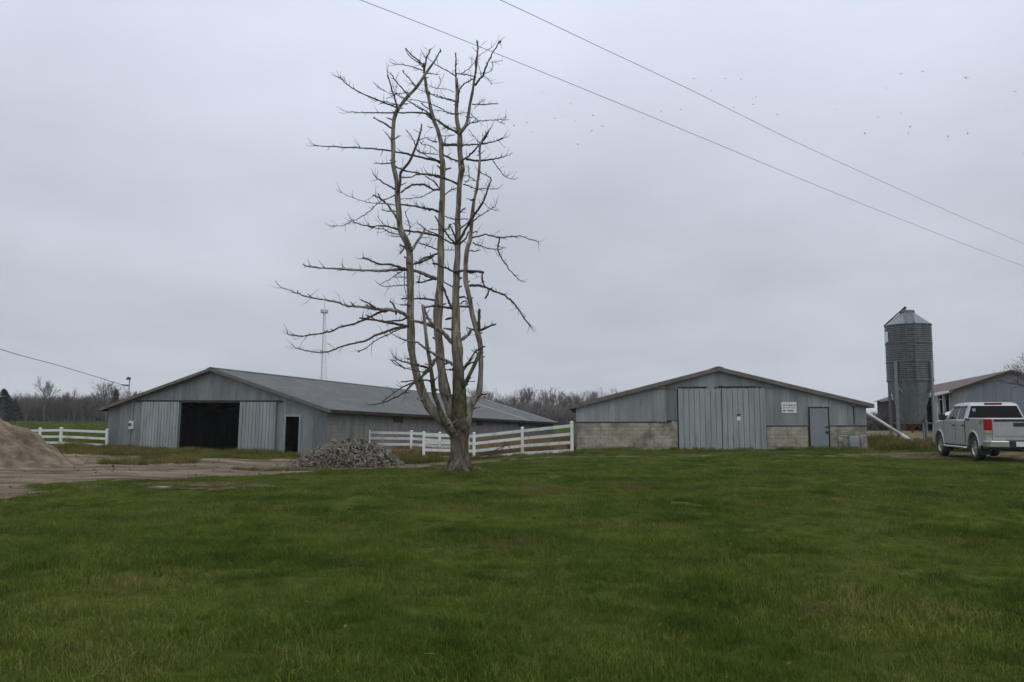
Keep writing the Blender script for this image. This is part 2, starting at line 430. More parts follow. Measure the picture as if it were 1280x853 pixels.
def mat_sidewall():
    m, nt, b = new_mat('whitewashed_block_wall')
    tc = nt.nodes.new("ShaderNodeTexCoord")
    n = noise_node(nt, tc.outputs["Object"], 1.4, 7, 0.65, (1, 1.4, .35))
    r = ramp(nt, [(0.25, (.135, .132, .126)), (0.5, (.205, .20, .19)), (0.75, (.275, .268, .255))]); nt.links.new(n.outputs["Fac"], r.inputs[0])
    br = nt.nodes.new("ShaderNodeTexBrick")
    br.inputs["Color1"].default_value = (.9, .9, .9, 1); br.inputs["Color2"].default_value = (1.08, 1.08, 1.08, 1); br.inputs["Mortar"].default_value = (.68, .68, .68, 1)
    br.inputs["Scale"].default_value = 1.0; br.inputs["Brick Width"].default_value = 0.4; br.inputs["Row Height"].default_value = 0.2; br.inputs["Mortar Size"].default_value = 0.01
    cb = nt.nodes.new("ShaderNodeCombineXYZ"); sp = nt.nodes.new("ShaderNodeSeparateXYZ")
    nt.links.new(tc.outputs["Object"], sp.inputs[0]); nt.links.new(sp.outputs["Y"], cb.inputs[0]); nt.links.new(sp.outputs["Z"], cb.inputs[1])
    nt.links.new(cb.outputs[0], br.inputs["Vector"])
    mx = nt.nodes.new("ShaderNodeMix"); mx.data_type = 'RGBA'; mx.blend_type = 'MULTIPLY'; mx.inputs["Factor"].default_value = 0.8
    nt.links.new(r.outputs[0], mx.inputs["A"]); nt.links.new(br.outputs[0], mx.inputs["B"])
    n2 = noise_node(nt, tc.outputs["Object"], 2.2, 5, 0.6, (1, 2.0, .12))
    mr = nt.nodes.new("ShaderNodeMapRange"); mr.inputs["From Min"].default_value = .56; mr.inputs["From Max"].default_value = .8
    nt.links.new(n2.outputs["Fac"], mr.inputs["Value"])
    m2 = nt.nodes.new("ShaderNodeMix"); m2.data_type = 'RGBA'; m2.inputs["B"].default_value = (.075, .07, .066, 1)
    nt.links.new(mr.outputs[0], m2.inputs["Factor"]); nt.links.new(mx.outputs["Result"], m2.inputs["A"]); nt.links.new(m2.outputs["Result"], b.inputs["Base Color"])
    b.inputs["Roughness"].default_value = 0.9
    return m
M['sidewall'] = mat_sidewall()

def mat_ground():
    m, nt, b = new_mat('lawn_soil_and_pasture')
    tc = nt.nodes.new("ShaderNodeTexCoord"); co = tc.outputs["Object"]
    n1 = noise_node(nt, co, 0.35, 7, 0.65)
    r1 = ramp(nt, [(0.28, (.040, .057, .011)), (0.5, (.066, .086, .017)), (0.72, (.108, .120, .030))]); nt.links.new(n1.outputs["Fac"], r1.inputs[0])
    n2 = noise_node(nt, co, 6.0, 8, 0.7)
    r2 = ramp(nt, [(0.3, (.6, .6, .6)), (0.7, (1.3, 1.3, 1.3))]); nt.links.new(n2.outputs["Fac"], r2.inputs[0])
    mx = nt.nodes.new("ShaderNodeMix"); mx.data_type = 'RGBA'; mx.blend_type = 'MULTIPLY'; mx.inputs["Factor"].default_value = 1
    nt.links.new(r1.outputs[0], mx.inputs["A"]); nt.links.new(r2.outputs[0], mx.inputs["B"])
    n3 = noise_node(nt, co, 0.22, 6, 0.6, (1, 1.6, 1))
    mr = nt.nodes.new("ShaderNodeMapRange"); mr.inputs["From Min"].default_value = .60; mr.inputs["From Max"].default_value = .74
    nt.links.new(n3.outputs["Fac"], mr.inputs["Value"])
    m2 = nt.nodes.new("ShaderNodeMix"); m2.data_type = 'RGBA'; m2.inputs["B"].default_value = (.13, .095, .045, 1)
    nt.links.new(mr.outputs[0], m2.inputs["Factor"]); nt.links.new(mx.outputs["Result"], m2.inputs["A"]); nt.links.new(m2.outputs["Result"], b.inputs["Base Color"])
    b.inputs["Roughness"].default_value = 1.0; b.inputs["Specular IOR Level"].default_value = 0.0
    bp = nt.nodes.new("ShaderNodeBump"); bp.inputs["Distance"].default_value = 0.05
    nt.links.new(n2.outputs["Fac"], bp.inputs["Height"]); nt.links.new(bp.outputs[0], b.inputs["Normal"])
    return m
M['ground'] = mat_ground()

def mat_blades(name, lo, mid, hi, dry, dry_lo, dry_hi, scale=0.5):
    m, nt, b = new_mat(name)
    oi = nt.nodes.new("ShaderNodeObjectInfo")
    geo = nt.nodes.new("ShaderNodeNewGeometry")
    n1 = noise_node(nt, geo.outputs["Position"], scale, 6, 0.7)
    r1 = ramp(nt, [(0.34, lo), (0.5, mid), (0.68, hi)]); nt.links.new(n1.outputs["Fac"], r1.inputs[0])
    mr0 = nt.nodes.new("ShaderNodeMapRange"); mr0.inputs["To Min"].default_value = .65; mr0.inputs["To Max"].default_value = 1.35
    nt.links.new(geo.outputs["Random Per Island"], mr0.inputs["Value"])
    sc = nt.nodes.new("ShaderNodeVectorMath"); sc.operation = 'SCALE'
    nt.links.new(r1.outputs[0], sc.inputs[0]); nt.links.new(mr0.outputs[0], sc.inputs["Scale"])
    # some patches of dead stems
    n3 = noise_node(nt, geo.outputs["Position"], 0.45, 6, 0.65)
    ad = nt.nodes.new("ShaderNodeMath"); ad.operation = 'MULTIPLY_ADD'; ad.inputs[1].default_value = 0.22
    nt.links.new(geo.outputs["Random Per Island"], ad.inputs[0]); nt.links.new(n3.outputs["Fac"], ad.inputs[2])
    mr = nt.nodes.new("ShaderNodeMapRange"); mr.inputs["From Min"].default_value = dry_lo; mr.inputs["From Max"].default_value = dry_hi
    nt.links.new(ad.outputs[0], mr.inputs["Value"])
    mx = nt.nodes.new("ShaderNodeMix"); mx.data_type = 'RGBA'; mx.inputs["B"].default_value = (*dry, 1)
    nt.links.new(mr.outputs[0], mx.inputs["Factor"]); nt.links.new(sc.outputs[0], mx.inputs["A"])
    nt.links.new(mx.outputs["Result"], b.inputs["Base Color"])
    b.inputs["Roughness"].default_value = 0.8; b.inputs["Specular IOR Level"].default_value = 0.08
    b.inputs["Subsurface Weight"].default_value = 0.0
    return m
M['lawn'] = mat_blades('lawn_blades', (.038, .072, .010), (.088, .130, .019), (.185, .215, .040), (.28, .215, .08), 0.67, 0.87)
M['withered'] = mat_blades('withered_lawn', (.10, .085, .03), (.17, .135, .05), (.24, .195, .08), (.10, .11, .025), 0.62, 0.8)
M['weeds'] = mat_blades('rank_weeds', (.055, .080, .012), (.10, .115, .022), (.17, .155, .045), (.27, .185, .075), 0.56, 0.80)
M['dry'] = mat_blades('dead_tall_grass', (.15, .095, .042), (.25, .165, .075), (.34, .24, .115), (.13, .14, .035), 0.74, 0.9)

# ---------------------------------------------------------------- ground, drive, yard
def grid_coords(lo, hi, fine, near_lo, near_hi, grow=1.16):
    a = list(np.arange(near_lo, near_hi + 1e-6, fine))
    s = fine
    while a[-1] < hi: s *= grow; a.append(a[-1] + s)
    s = fine
    while a[0] > lo: s *= grow; a.insert(0, a[0] - s)
    return np.array(a)

def sheet(name, xs, ys, mat, dz=0.0, mask=None):
    X, Y = np.meshgrid(xs, ys)
    Z = H(X, Y) + dz
    nx, ny = len(xs), len(ys)
    v = np.stack([X.ravel(), Y.ravel(), Z.ravel()], 1)
    i = np.arange(nx - 1)[None, :] + nx * np.arange(ny - 1)[:, None]
    f = np.stack([i, i + 1, i + nx + 1, i + nx], -1)
    f = f[mask] if mask is not None else f.reshape(-1, 4)
    if mask is not None:
        used = np.unique(f); rem = -np.ones(len(v), int); rem[used] = np.arange(len(used)); v = v[used]; f = rem[f]
    me = bpy.data.meshes.new(name)
    me.vertices.add(len(v)); me.vertices.foreach_set("co", v.ravel())
    me.loops.add(f.size); me.loops.foreach_set("vertex_index", f.ravel().astype(np.int32))
    me.polygons.add(len(f)); me.polygons.foreach_set("loop_start", np.arange(0, f.size, 4, dtype=np.int32))
    me.polygons.foreach_set("use_smooth", np.ones(len(f), bool))
    me.update(calc_edges=True)
    me.materials.append(mat)
    o = bpy.data.objects.new(name, me); COL.objects.link(o)
    return tag(o, kind="structure")

sheet("ground", grid_coords(-900, 900, 0.5, -34, 36), grid_coords(-60, 1600, 0.5, 2, 60), M['ground'])

def in_poly(x, y, poly):
    c = np.zeros(x.shape, bool); n = len(poly)
    for i in range(n):
        x0, y0 = poly[i]; x1, y1 = poly[(i + 1) % n]
        cond = ((y0 > y) != (y1 > y))
        with np.errstate(divide='ignore', invalid='ignore'):
            c ^= cond & (x < (x1 - x0) * (y - y0) / (y1 - y0 + 1e-12) + x0)
    return c

def wob(x, y, s, amp):
    return amp * (np.sin(x * s + 1.7 * np.sin(y * s * .7)) + .6 * np.sin(y * s * 2.3 + x * s * 1.9) + .5 * np.sin(x * s * 4.7 - y * s * 3.9))

def patch(name, pxpoly, mat, dz, step=0.12, amp=0.18, world=None):
    poly = world if world else [on_ground(*p) for p in pxpoly]
    P = np.array(poly)
    xs = np.arange(P[:, 0].min() - 1, P[:, 0].max() + 1, step); ys = np.arange(P[:, 1].min() - 1, P[:, 1].max() + 1, step)
    Xc, Yc = np.meshgrid((xs[:-1] + xs[1:]) / 2, (ys[:-1] + ys[1:]) / 2)
    mask = in_poly(Xc + wob(Yc, Xc, 1.1, amp), Yc + wob(Xc, Yc, 1.3, amp), poly)
    return sheet(name, xs, ys, mat, dz, mask), poly

DRIVE_PX = [(-260, 690), (-100, 655), (0, 624), (60, 607), (110, 600), (180, 600), (250, 597), (320, 596), (380, 591), (450, 588), (520, 585.5), (570, 582),
            (560, 578), (500, 579), (430, 577), (370, 575), (300, 575.5), (225, 573.5), (140, 570), (85, 566), (0, 563), (-150, 566), (-330, 600)]
drive, DRIVE = patch("dirt_drive", DRIVE_PX, M['dirt'], 0.012, 0.12, 0.32)
bare, BARE = patch("bare_soil", [(165, 607), (200, 611), (260, 612), (330, 611), (345, 607), (300, 604), (230, 603), (185, 603)], M['brown_soil'], 0.010, 0.06, 0.22)
trail, TRAIL = patch("worn_trail", [(585, 580), (660, 575), (760, 572.5), (900, 570.5), (1010, 571), (1010, 569.5), (900, 569), (760, 570.5), (660, 573), (585, 577.5)], M['brown_soil'], 0.009, 0.08, 0.12)
trail2, TRAIL2 = patch("gravel_track", [(1000, 570.5), (1080, 572), (1160, 573.5), (1300, 577.5), (1420, 581), (1420, 567), (1300, 566), (1180, 565), (1080, 567)], M['brown_soil'], 0.010, 0.10, 0.3)
yard, YARD = patch("bare_yard", None, M['tan_yard'], 0.011, 0.3, 0.5, world=[(17.4, 47), (22, 48), (30, 47), (44, 52), (46, 60), (42, 110), (24, 120), (20, 70)])
o_, FOOT = patch("worn_soil", [(548, 588.5), (562, 585), (588, 585), (600, 588), (592, 591.5), (570, 593), (553, 592)], M['brown_soil'], 0.008, 0.04, 0.10)
WORN = [FOOT]
pad, PAD = patch("silo_pad_soil", None, M['dirt'], 0.014, 0.1, 0.2, world=[(18.8, 43.2), (21, 42.8), (24.5, 43.4), (26.5, 45), (25, 48), (20, 48)])

# ---------------------------------------------------------------- the barns
def barn_matrix(x, y, z, yaw, pit=0, rol=0):
    return Matrix.Translation((x, y, z)) @ Matrix.Rotation(yaw, 4, 'Z') @ Matrix.Rotation(pit, 4, 'X') @ Matrix.Rotation(rol, 4, 'Y')

def ribbed(mb, x0, x1, zb, zt, y, pitch=0.15, depth=0.014, back=False):
    """a ribbed sheet between x0 and x1 (front faces -y); zb, zt functions of x"""
    n = max(1, round((x1 - x0) / pitch)); p = (x1 - x0) / n
    xs, ds = [], []
    for i in range(n):
        a = x0 + i * p
        xs += [a, a + p * .62, a + p * .70, a + p * .92]; ds += [0, 0, depth, depth]
    xs.append(x1); ds.append(0)
    b = len(mb.v)
    for x, d in zip(xs, ds):
        mb.v.append((x, y - d, zb(x))); mb.v.append((x, y - d, zt(x)))
    for i in range(len(xs) - 1):
        mb.f.append((b + 2 * i, b + 2 * i + 2, b + 2 * i + 3, b + 2 * i + 1))

def grooved(mb, x0, x1, zb, zt, y, pitch=0.19, depth=0.035, gw=0.028):
    """a door skin of flat boards with deep narrow joints between them"""
    n = max(1, round((x1 - x0) / pitch)); p = (x1 - x0) / n; b = len(mb.v); prof = []
    for i in range(n):
        a = x0 + i * p
        prof += [(a, 0), (a + p - gw, 0)]
        if i < n - 1: prof += [(a + p - gw * .85, depth), (a + p - gw * .15, depth)]
    prof.append((x1, 0))
    for x, d in prof: mb.v.append((x, y + d, zb)); mb.v.append((x, y + d, zt))
    for i in range(len(prof) - 1): mb.f.append((b + 2 * i, b + 2 * i + 2, b + 2 * i + 3, b + 2 * i + 1))

def gable_fn(W, he, rise):
    return lambda x: he + rise * (1 - abs(x) / (W / 2)) - 0.02

def panels(root, name, xs, zb, zt, y, mat, pitch=0.15, depth=0.014, rnd=None):
    for i in range(len(xs) - 1):
        mb = MB(); dy = (rnd.uniform(0, .012) if rnd else 0)
        b0, b1 = xs[i] + .002, xs[i + 1] - .002
        t = zt if not callable(zt) else zt
        f0 = zb if callable(zb) else (lambda x, q=zb: q)
        f1 = zt if callable(zt) else (lambda x, q=zt: q)
        ribbed(mb, b0, b1, f0, f1, y - dy - (.006 if i % 2 else 0), pitch, depth)
        mb.build(name, mat, root, fix=False)

def edges(a, b, w):
    n = max(1, round((b - a) / w))
    return [a + (b - a) * i / n for i in range(n + 1)]

def gable_roof(root, W, L, he, rise, ov_f, ov_e, mat, thick=0.07, fmat=None, fh=0.17, lift=0.03, y0=None):
    k = W / 2 + ov_e; sl = rise / (W / 2)
    zt = he + rise + lift; ze = he - sl * ov_e + lift
    ya = -ov_f; yb = L + ov_f
    for s in (-1, 1):
        mb = MB()
        poly = [(0, zt), (s * k, ze), (s * k, ze + thick), (0, zt + thick)]
        mb.prism(poly, 'y', ya, yb)
        mb.build("roof", mat, root)
    mb = MB(); mb.prism([(-.25, zt + thick - .25 * sl + .012), (0, zt + thick + .012), (.25, zt + thick - .25 * sl + .012), (.25, zt + thick - .25 * sl + .03), (0, zt + thick + .03), (-.25, zt + thick - .25 * sl + .03)], 'y', ya - .01, yb + .01)
    mb.build("ridge_cap", mat, root)
    fm = fmat or M['fascia']
    for y in (ya - .032, yb + .004):
        for s in (-1, 1):
            mb = MB()
            mb.prism([(s * .001, zt + thick * .75), (s * (k + .01), ze + thick * .75), (s * (k + .01), ze + thick * .75 - fh), (s * .001, zt + thick * .75 - fh)], 'y', y, y + .028)
            mb.build("rake_board", fm, root)
    for s in (-1, 1):
        mb = MB(); mb.box((s * (k + .016), (ya + yb) / 2, ze + thick * .6 - fh * .5 + .02), (.028, yb - ya - .06, fh)); mb.build("eave_board", M['dark_wood'], root)

def rafters(root, W, L, he, rise, ov_e, step=1.2):
    mb = MB(); k = W / 2 + ov_e - .03; sl = rise / (W / 2)
    for y in np.arange(2.4, L, step):
        for s in (-1, 1):
            mb.bar((0, y, he + rise - .06), (s * k, y, he - sl * ov_e - .03), .05, .12)
        mb.box((0, y, he - .05), (W - .1, .05, .12))
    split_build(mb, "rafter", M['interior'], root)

rb = random.Random(5)
# ---- left barn
LB = dict(W=14.19, L=36.0, he=2.336, rise=2.045)
left_m = barn_matrix(-15.75, 43.39, -0.285, -0.364, -0.023, 0.009)
left_barn = empty("long_barn", mat=left_m)
tag(left_barn, "long low grey barn with open sliding doors and shingled roof", "barn")
def build_left():
    W, L, he, rise = LB['W'], LB['L'], LB['he'], LB['rise']
    g = gable_fn(W, he, rise); r = left_barn; hw = W / 2
    base = -0.35
    OX0, OX1, OZ = -2.03, 1.87, 2.66
    DX0, DX1, DZ = 4.66, 5.46, 1.97
    xsL = edges(-hw, OX0, .9); panels(r, "siding_panel", xsL, base, g, 0, M['siding'], .16, .012, rb)
    for a, b in ((OX0, 0.0), (0.0, OX1)): panels(r, "siding_panel", edges(a, b, .95), OZ, g, 0, M['siding'], .16, .012, rb)
    panels(r, "siding_panel", edges(OX1, DX0, .93), base, g, 0, M['siding'], .16, .012, rb)
    panels(r, "siding_panel", [DX0, DX1], DZ, g, 0, M['siding'], .16, .012, rb)
    panels(r, "siding_panel", edges(DX1, hw, .85), base, g, 0, M['siding'], .16, .012, rb)
    # frame inside the front wall (timber posts) so the sheet is carried
    mb = MB()
    for x in (-hw + .1, OX0 - .08, OX1 + .08, DX0 - .08, DX1 + .08, hw - .1): mb.box((x, .09, (base + he) / 2), (.14, .14, he - base))
    mb.box((0, .09, OZ + .1), (OX1 - OX0 + .5, .14, .2))
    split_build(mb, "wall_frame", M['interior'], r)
    # side and back walls
    for s in (1, -1):
        mb = MB(); mb.span((s * hw, .02, base - 1), (s * (hw - .18), L, he - .06)); mb.build("side_wall", M['sidewall'], r)
    mb = MB(); mb.prism([(-hw + .2, base - 1), (hw - .2, base - 1), (hw - .2, he), (0, g(0)), (-hw + .2, he)], 'y', L - .15, L - .02); mb.build("back_wall", M['siding'], r)
    mb = MB(); mb.box((hw + .012, L / 2, he - .10), (.022, L - .2, .16)); mb.build("top_plate", M['dark_wood'], r)
    # vents along the block wall
    for y, w in ((7.2, .9), (19.0, .8), (27.5, .9), (33.5, .7)):
        mb = MB(); mb.box((hw + .004, y, he - .36), (.03, w, .30)); v = mb.build("wall_vent", M['black'], r)
        mb = MB()
        for k in (-1, 1): mb.box((hw + .02, y + k * (w / 2 + .03), he - .36), (.05, .06, .36))
        split_build(mb, "vent_frame", M['dark_wood'], v)
    gable_roof(r, W, L, he, rise, .30, .35, M['roof'], .07, M['fascia'], .16)
    sl = rise / hw
    # pale strip across the roof near its far end, and pale trim at the far rake
    for y, wd in ((L * .80, .22), (L + .24, .20)):
        mb = MB(); k = hw + .35
        z0, z1 = he + rise + .03 + .07, he - sl * .35 + .03 + .07
        mb.prism([(.28, z0 - .28 * sl + .004), (k, z1 + .004), (k, z1 + .02), (.28, z0 - .28 * sl + .02)], 'y', y - wd, y + .03); mb.build("roof_flashing", M['flashing'], r)
    rafters(r, W, L, he, rise, .35)
    # sliding doors on their track
    mb = MB(); mb.box((-.35, -.075, OZ + .08), (9.5, .09, .075)); mb.build("door_track", M['dark_wood'], r)
    for (x0, x1, frame_x) in ((-4.60, -2.22, -2.15), (1.88, 3.98, 4.04)):
        d = MB(); grooved(d, x0, x1, -.12, OZ + .03, -.14, .20, .035, .03); d = d.build("sliding_door", M['door_metal'], r, fix=False)
        mb = MB()
        for z in (.1, 1.3, 2.55): mb.box(((x0 + x1) / 2, -.055, z), (x1 - x0, .05, .12))
        split_build(mb, "door_rail", M['dark_wood'], d)
        mb = MB(); mb.span((frame_x - .055, -.13, -.1), (frame_x + .055, -.045, OZ + .03)); mb.build("door_stile", M['door_metal'], d)
        mb = MB()
        for q in (.2, .8): mb.box((x0 + (x1 - x0) * q, -.125, OZ + .05), (.10, .02, .14))
        split_build(mb, "door_hanger", M['black'], d)
    mb = MB(); mb.box((-2.86, -.13, .38), (.09, .01, .16)); mb.build("paint_patch", M['white_paint'], r)
    # man door frame
    mb = MB()
    mb.span((DX0 - .10, -.035, base), (DX0, .02, DZ)); mb.span((DX1, -.035, base), (DX1 + .10, .02, DZ)); mb.span((DX0 - .12, -.04, DZ), (DX1 + .12, .02, DZ + .11))
    split_build(mb, "door_frame", M['galv'], r)
    mb = MB(); mb.box((DX1 - .02, .48, .93), (.05, .80, 2.05)); d = mb.build("open_door", M['dark_wood'], r)
    mb = MB(); mb.box((DX1 - .06, .8, .95), (.04, .1, .04)); mb.build("handle", M['galv'], d)
    # a bulb hanging inside
    mb = MB(); mb.tube([(-.42, 7, 2.3), (-.42, 7, 1.72)], .006, 5); bw = mb.build("bulb_cord", M['black'], r)
    mb = MB(); mb.lathe([(.005, -.07), (.04, -.05), (.055, 0), (.035, .05), (.012, .08)], 10, (-.42, 7, 1.66)); mb.build("bulb", M['bulb'], bw, smooth=True)
    mb = MB()
    for y in (6, 12, 18, 24, 30):
        for s in (-2.6, 2.6): mb.box((s, y, 1.1), (.14, .14, 3.6))
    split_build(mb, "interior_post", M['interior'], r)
build_left()

# meter box with conduit and service mast on the left barn
def build_service():
    r = empty("electric_meter", mat=left_m)
    tag(r, "electric meter box with conduit and service mast through the barn eave", "electric meter")
    x = -5.33
    mb = MB(); mb.box((x + .02, -.10, 1.42), (.26, .14, .44)); mb.build("meter_box", M['white_paint'], r, bevel=.015)
    mb = MB(); mb.tube([(x + .02, -.17, 1.45), (x + .02, -.24, 1.45)], .085, 14); mb.build("meter_dial", M['galv_dark'], r)
    gz = LB['he'] + LB['rise'] * (1 - abs(x) / (LB['W'] / 2))
    mb = MB(); mb.tube([(x, -.07, 1.6), (x, -.07, gz - .05), (x, -.36, gz - .03), (x, -.40, gz + .1), (x, -.40, gz + 1.02)], .03, 8); mb.build("conduit", M['galv'], r)
    mb = MB(); mb.tube([(x, -.07, 1.2), (x, -.07, .1)], .022, 8); mb.build("ground_pipe", M['galv_dark'], r)
    mb = MB(); mb.tube([(x, -.40, gz + 1.0), (x - .02, -.40, gz + 1.12), (x - .12, -.40, gz + 1.13), (x - .20, -.40, gz + 1.05)], [.05, .075, .07, .05], 10); mb.build("weatherhead", M['galv_dark'], r)
    mb = MB(); mb.box((x - .16, -.40, gz + .72), (.20, .08, .08)); mb.tube([(x - .26, -.40, gz + .72), (x - .5, -.40, gz + .75)], .04, 8); mb.build("insulator", M['galv_dark'], r)
    return left_m @ Vector((x - .5, -.40, gz + .75))
MAST = build_service()

# ---- right barn
RB = dict(W=14.0, L=34.0, he=2.203, rise=1.771)
right_m = barn_matrix(10.17, 40.795, 0.009, -0.083, 0, -0.003)
right_barn = empty("block_barn", mat=right_m)
tag(right_barn, "grey metal barn on pale concrete block walls with closed ribbed doors", "barn")
def build_right():
    W, L, he, rise = RB['W'], RB['L'], RB['he'], RB['rise']
    g = gable_fn(W, he, rise); r = right_barn; hw = W / 2
    base = -.25
    BW, BH, BD = .40, .20, .2
    bms = [MB().box((0, 0, 0), (BW - .014, BD, BH - .013)).mesh("block", M['block']) for _ in range(1)]
    half = MB().box((0, 0, 0), (BW / 2 - .012, BD, BH - .012)).mesh("half_block", M['block'])
    def blocks(x0, x1, z0, z1, name="wall_block"):
        rows = round((z1 - z0) / BH)
        mb = MB(); mb.span((x0 + .01, -.078, z0), (x1 - .01, .10, z0 + rows * BH - .004)); wall = mb.build("block_wall", M['mortar'], r)
        for j in range(rows):
            z = z0 + (j + .5) * BH; x = x0
            if j % 2: mesh_obj(name, half, wall, (x + BW / 4, .015 + rb.uniform(-.003, .003), z)); x += BW / 2
            while x + BW <= x1 + 1e-4:
                mesh_obj(name, bms[0], wall, (x + BW / 2, .012 + rb.uniform(-.004, .004), z)); x += BW
            if x1 - x > .08:
                o = mesh_obj(name, half, wall, ((x + x1) / 2, .013, z)); o.scale = ((x1 - x - .012) / (BW / 2 - .012), 1, 1)
        return z0 + rows * BH
    zt1 = blocks(-hw, -2.30, base, 1.31)
    zt2 = blocks(2.26, 4.24, base, 1.20)
    zt3 = blocks(5.26, hw, base, 1.20)
    # the wall steps up beside the doors
    mb = MB(); mb.span((-2.30, -.09, base), (-2.02, .09, 1.42)); mb.build("door_pier", M['block'], r)
    mb = MB(); mb.span((-hw - .02, -.11, zt1), (-2.32, .08, zt1 + .05)); mb.span((2.26, -.11, zt2), (4.24, .08, zt2 + .04)); mb.span((5.26, -.11, zt3), (hw + .02, .08, zt3 + .04)); split_build(mb, "sill_board", M['dark_wood'], r)
    panels(r, "siding_panel", edges(-hw, -3.15, .95), zt1 + .05, g, -.09, M['siding2'], .24, .010, rb)
    panels(r, "siding_panel", [-3.15, -2.55], 1.36, g, -.10, M['siding2'], .2, .010, rb)
    panels(r, "siding_panel", [-2.55, -2.0], 1.45, g, -.09, M['siding'], .18, .010, rb)
    panels(r, "siding_panel", edges(-2.0, 0, 1.0), 3.0, g, -.09, M['siding2'], .25, .010, rb)
    panels(r, "siding_panel", edges(0, 2.24, 1.1), 3.0, g, -.09, M['siding2'], .25, .010, rb)
    panels(r, "siding_panel", edges(2.24, 4.28, 1.0), zt2 + .04, g, -.09, M['siding2'], .25, .010, rb)
    panels(r, "siding_panel", [4.28, 5.24], 2.06, g, -.085, M['siding2'], .24, .010, rb)
    panels(r, "siding_panel", edges(5.24, hw, .9), zt3 + .04, g, -.09, M['siding2'], .22, .010, rb)
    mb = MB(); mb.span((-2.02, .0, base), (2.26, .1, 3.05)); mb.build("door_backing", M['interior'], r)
    for s in (-1, 1):
        mb = MB(); mb.span((s * hw, .1, base - .4), (s * (hw - .2), L, he - .06)); mb.build("side_wall", M['sidewall'], r)
    mb = MB(); mb.prism([(-hw + .2, base), (hw - .2, base), (hw - .2, he), (0, g(0)), (-hw + .2, he)], 'y', L - .15, L - .02); mb.build("back_wall", M['siding'], r)
    gable_roof(r, W, L, he, rise, .32, .30, M['roof'], .06, M['fascia'], .19)
    # drip edge along the front rake
    # sliding doors
    for (x0, x1, dy) in ((-1.97, .125, 0), (.135, 2.22, -.03)):
        d = MB(); grooved(d, x0, x1, .02, 3.0, -.185 + dy, .262, .035, .03); d = d.build("sliding_door", M['door_green'], r, fix=False)
        mb = MB()
        for q in (.15, .6, .88): mb.box((x0 + (x1 - x0) * q, -.15 + dy, 3.045), (.14, .03, .08))
        split_build(mb, "door_hanger", M['black'], d)
        mb = MB()
        for z in (.15, 1.5, 2.9): mb.box(((x0 + x1) / 2, -.12 + dy * .6, z), (x1 - x0 - .02, .03, .1))
        split_build(mb, "door_rail", M['dark_wood'], d)
    mb = MB(); mb.box((.13, -.20, 1.5), (.035, .03, 2.95)); mb.build("door_gap_strip", M['black'], r)
    mb = MB(); mb.box((-1.25, -.135, 3.08), (1.4, .05, .05)); mb.box((.95, -.135, 3.085), (1.75, .05, .05)); mb.box((.1, -.15, 3.10), (.2, .06, .09)); split_build(mb, "door_track", M['dark_wood'], r)
    mb = MB(); mb.box((-2.62, -.125, 3.0), (1.15, .03, .045)); mb.box((2.78, -.125, 3.02), (.95, .03, .04)); split_build(mb, "track_cover", M['fascia'], r)
    mb = MB(); mb.box((.92, -.24, 1.72), (.16, .02, .07)); mb.build("door_latch", M['black'], r)
    mb = MB(); mb.box((.92, -.235, 1.53), (.17, .008, .19), (0, R(6), 0)); mb.build("paper_tag", M['white_paint'], r)
    # man door
    mb = MB(); mb.span((4.33, -.15, .02), (5.18, -.09, 2.03)); d = mb.build("side_door", M['slate_door'], r)
    mb = MB(); mb.box((5.12, -.17, 1.12), (.16, .04, .05)); mb.box((5.1, -.17, .86), (.14, .03, .12)); split_build(mb, "door_latch", M['black'], d)
    mb = MB(); mb.box((4.76, -.13, 2.065), (1.0, .09, .05)); mb.box((4.29, -.13, 1.0), (.05, .08, 2.05)); mb.box((5.215, -.13, 1.0), (.05, .08, 2.05)); split_build(mb, "door_frame", M['dark_wood'], r)
    mb = MB(); mb.box((4.95, -.17, 2.12), (.12, .1, .08)); mb.build("door_closer", M['galv'], r)
    # conduit with lamp at the right end
    mb = MB(); mb.tube([(6.41, -.13, 1.25), (6.41, -.13, 2.2)], .022, 8); mb.build("conduit", M['black'], r)
    mb = MB(); mb.lathe([(.0, .1), (.06, .08), (.10, 0), (.08, -.01)], 12, (6.38, -.2, 2.16)); mb.build("eave_lamp", M['galv'], r)
    # brown weathering board at left corner
    mb = MB(); mb.box((-hw - .03, -.13, .75), (.14, .05, 1.15)); mb.build("corner_board", M['fascia'], r)
build_right()

def build_sign():
    r = empty("wall_sign", mat=right_m)
    tag(r, "white rectangular sign with faded lines of lettering on the barn wall", "sign")
    x0, x1, z0, z1 = 3.0, 3.71, 1.80, 2.32
    mb = MB(); mb.span((x0, -.135, z0), (x1, -.115, z1)); mb.build("sign_board", M['white_paint'], r)
    mb = MB(); q = random.Random(3)
    for zc, h, words in ((2.17, .09, (.10, .05, .22, .12)), (2.045, .05, (.08, .20, .16)), (1.91, .10, (.14, .30))):
        x = x0 + .06
        for w in words:
            xe = x + w
            while x < xe:
                cw = q.uniform(.016, .03); mb.box((x + cw / 2, -.1365, zc + q.uniform(-.004, .004)), (cw, .004, h * q.uniform(.75, 1))); x += cw + .008
            x += .035
    mb.build("lettering", M['ink'], r)
build_sign()

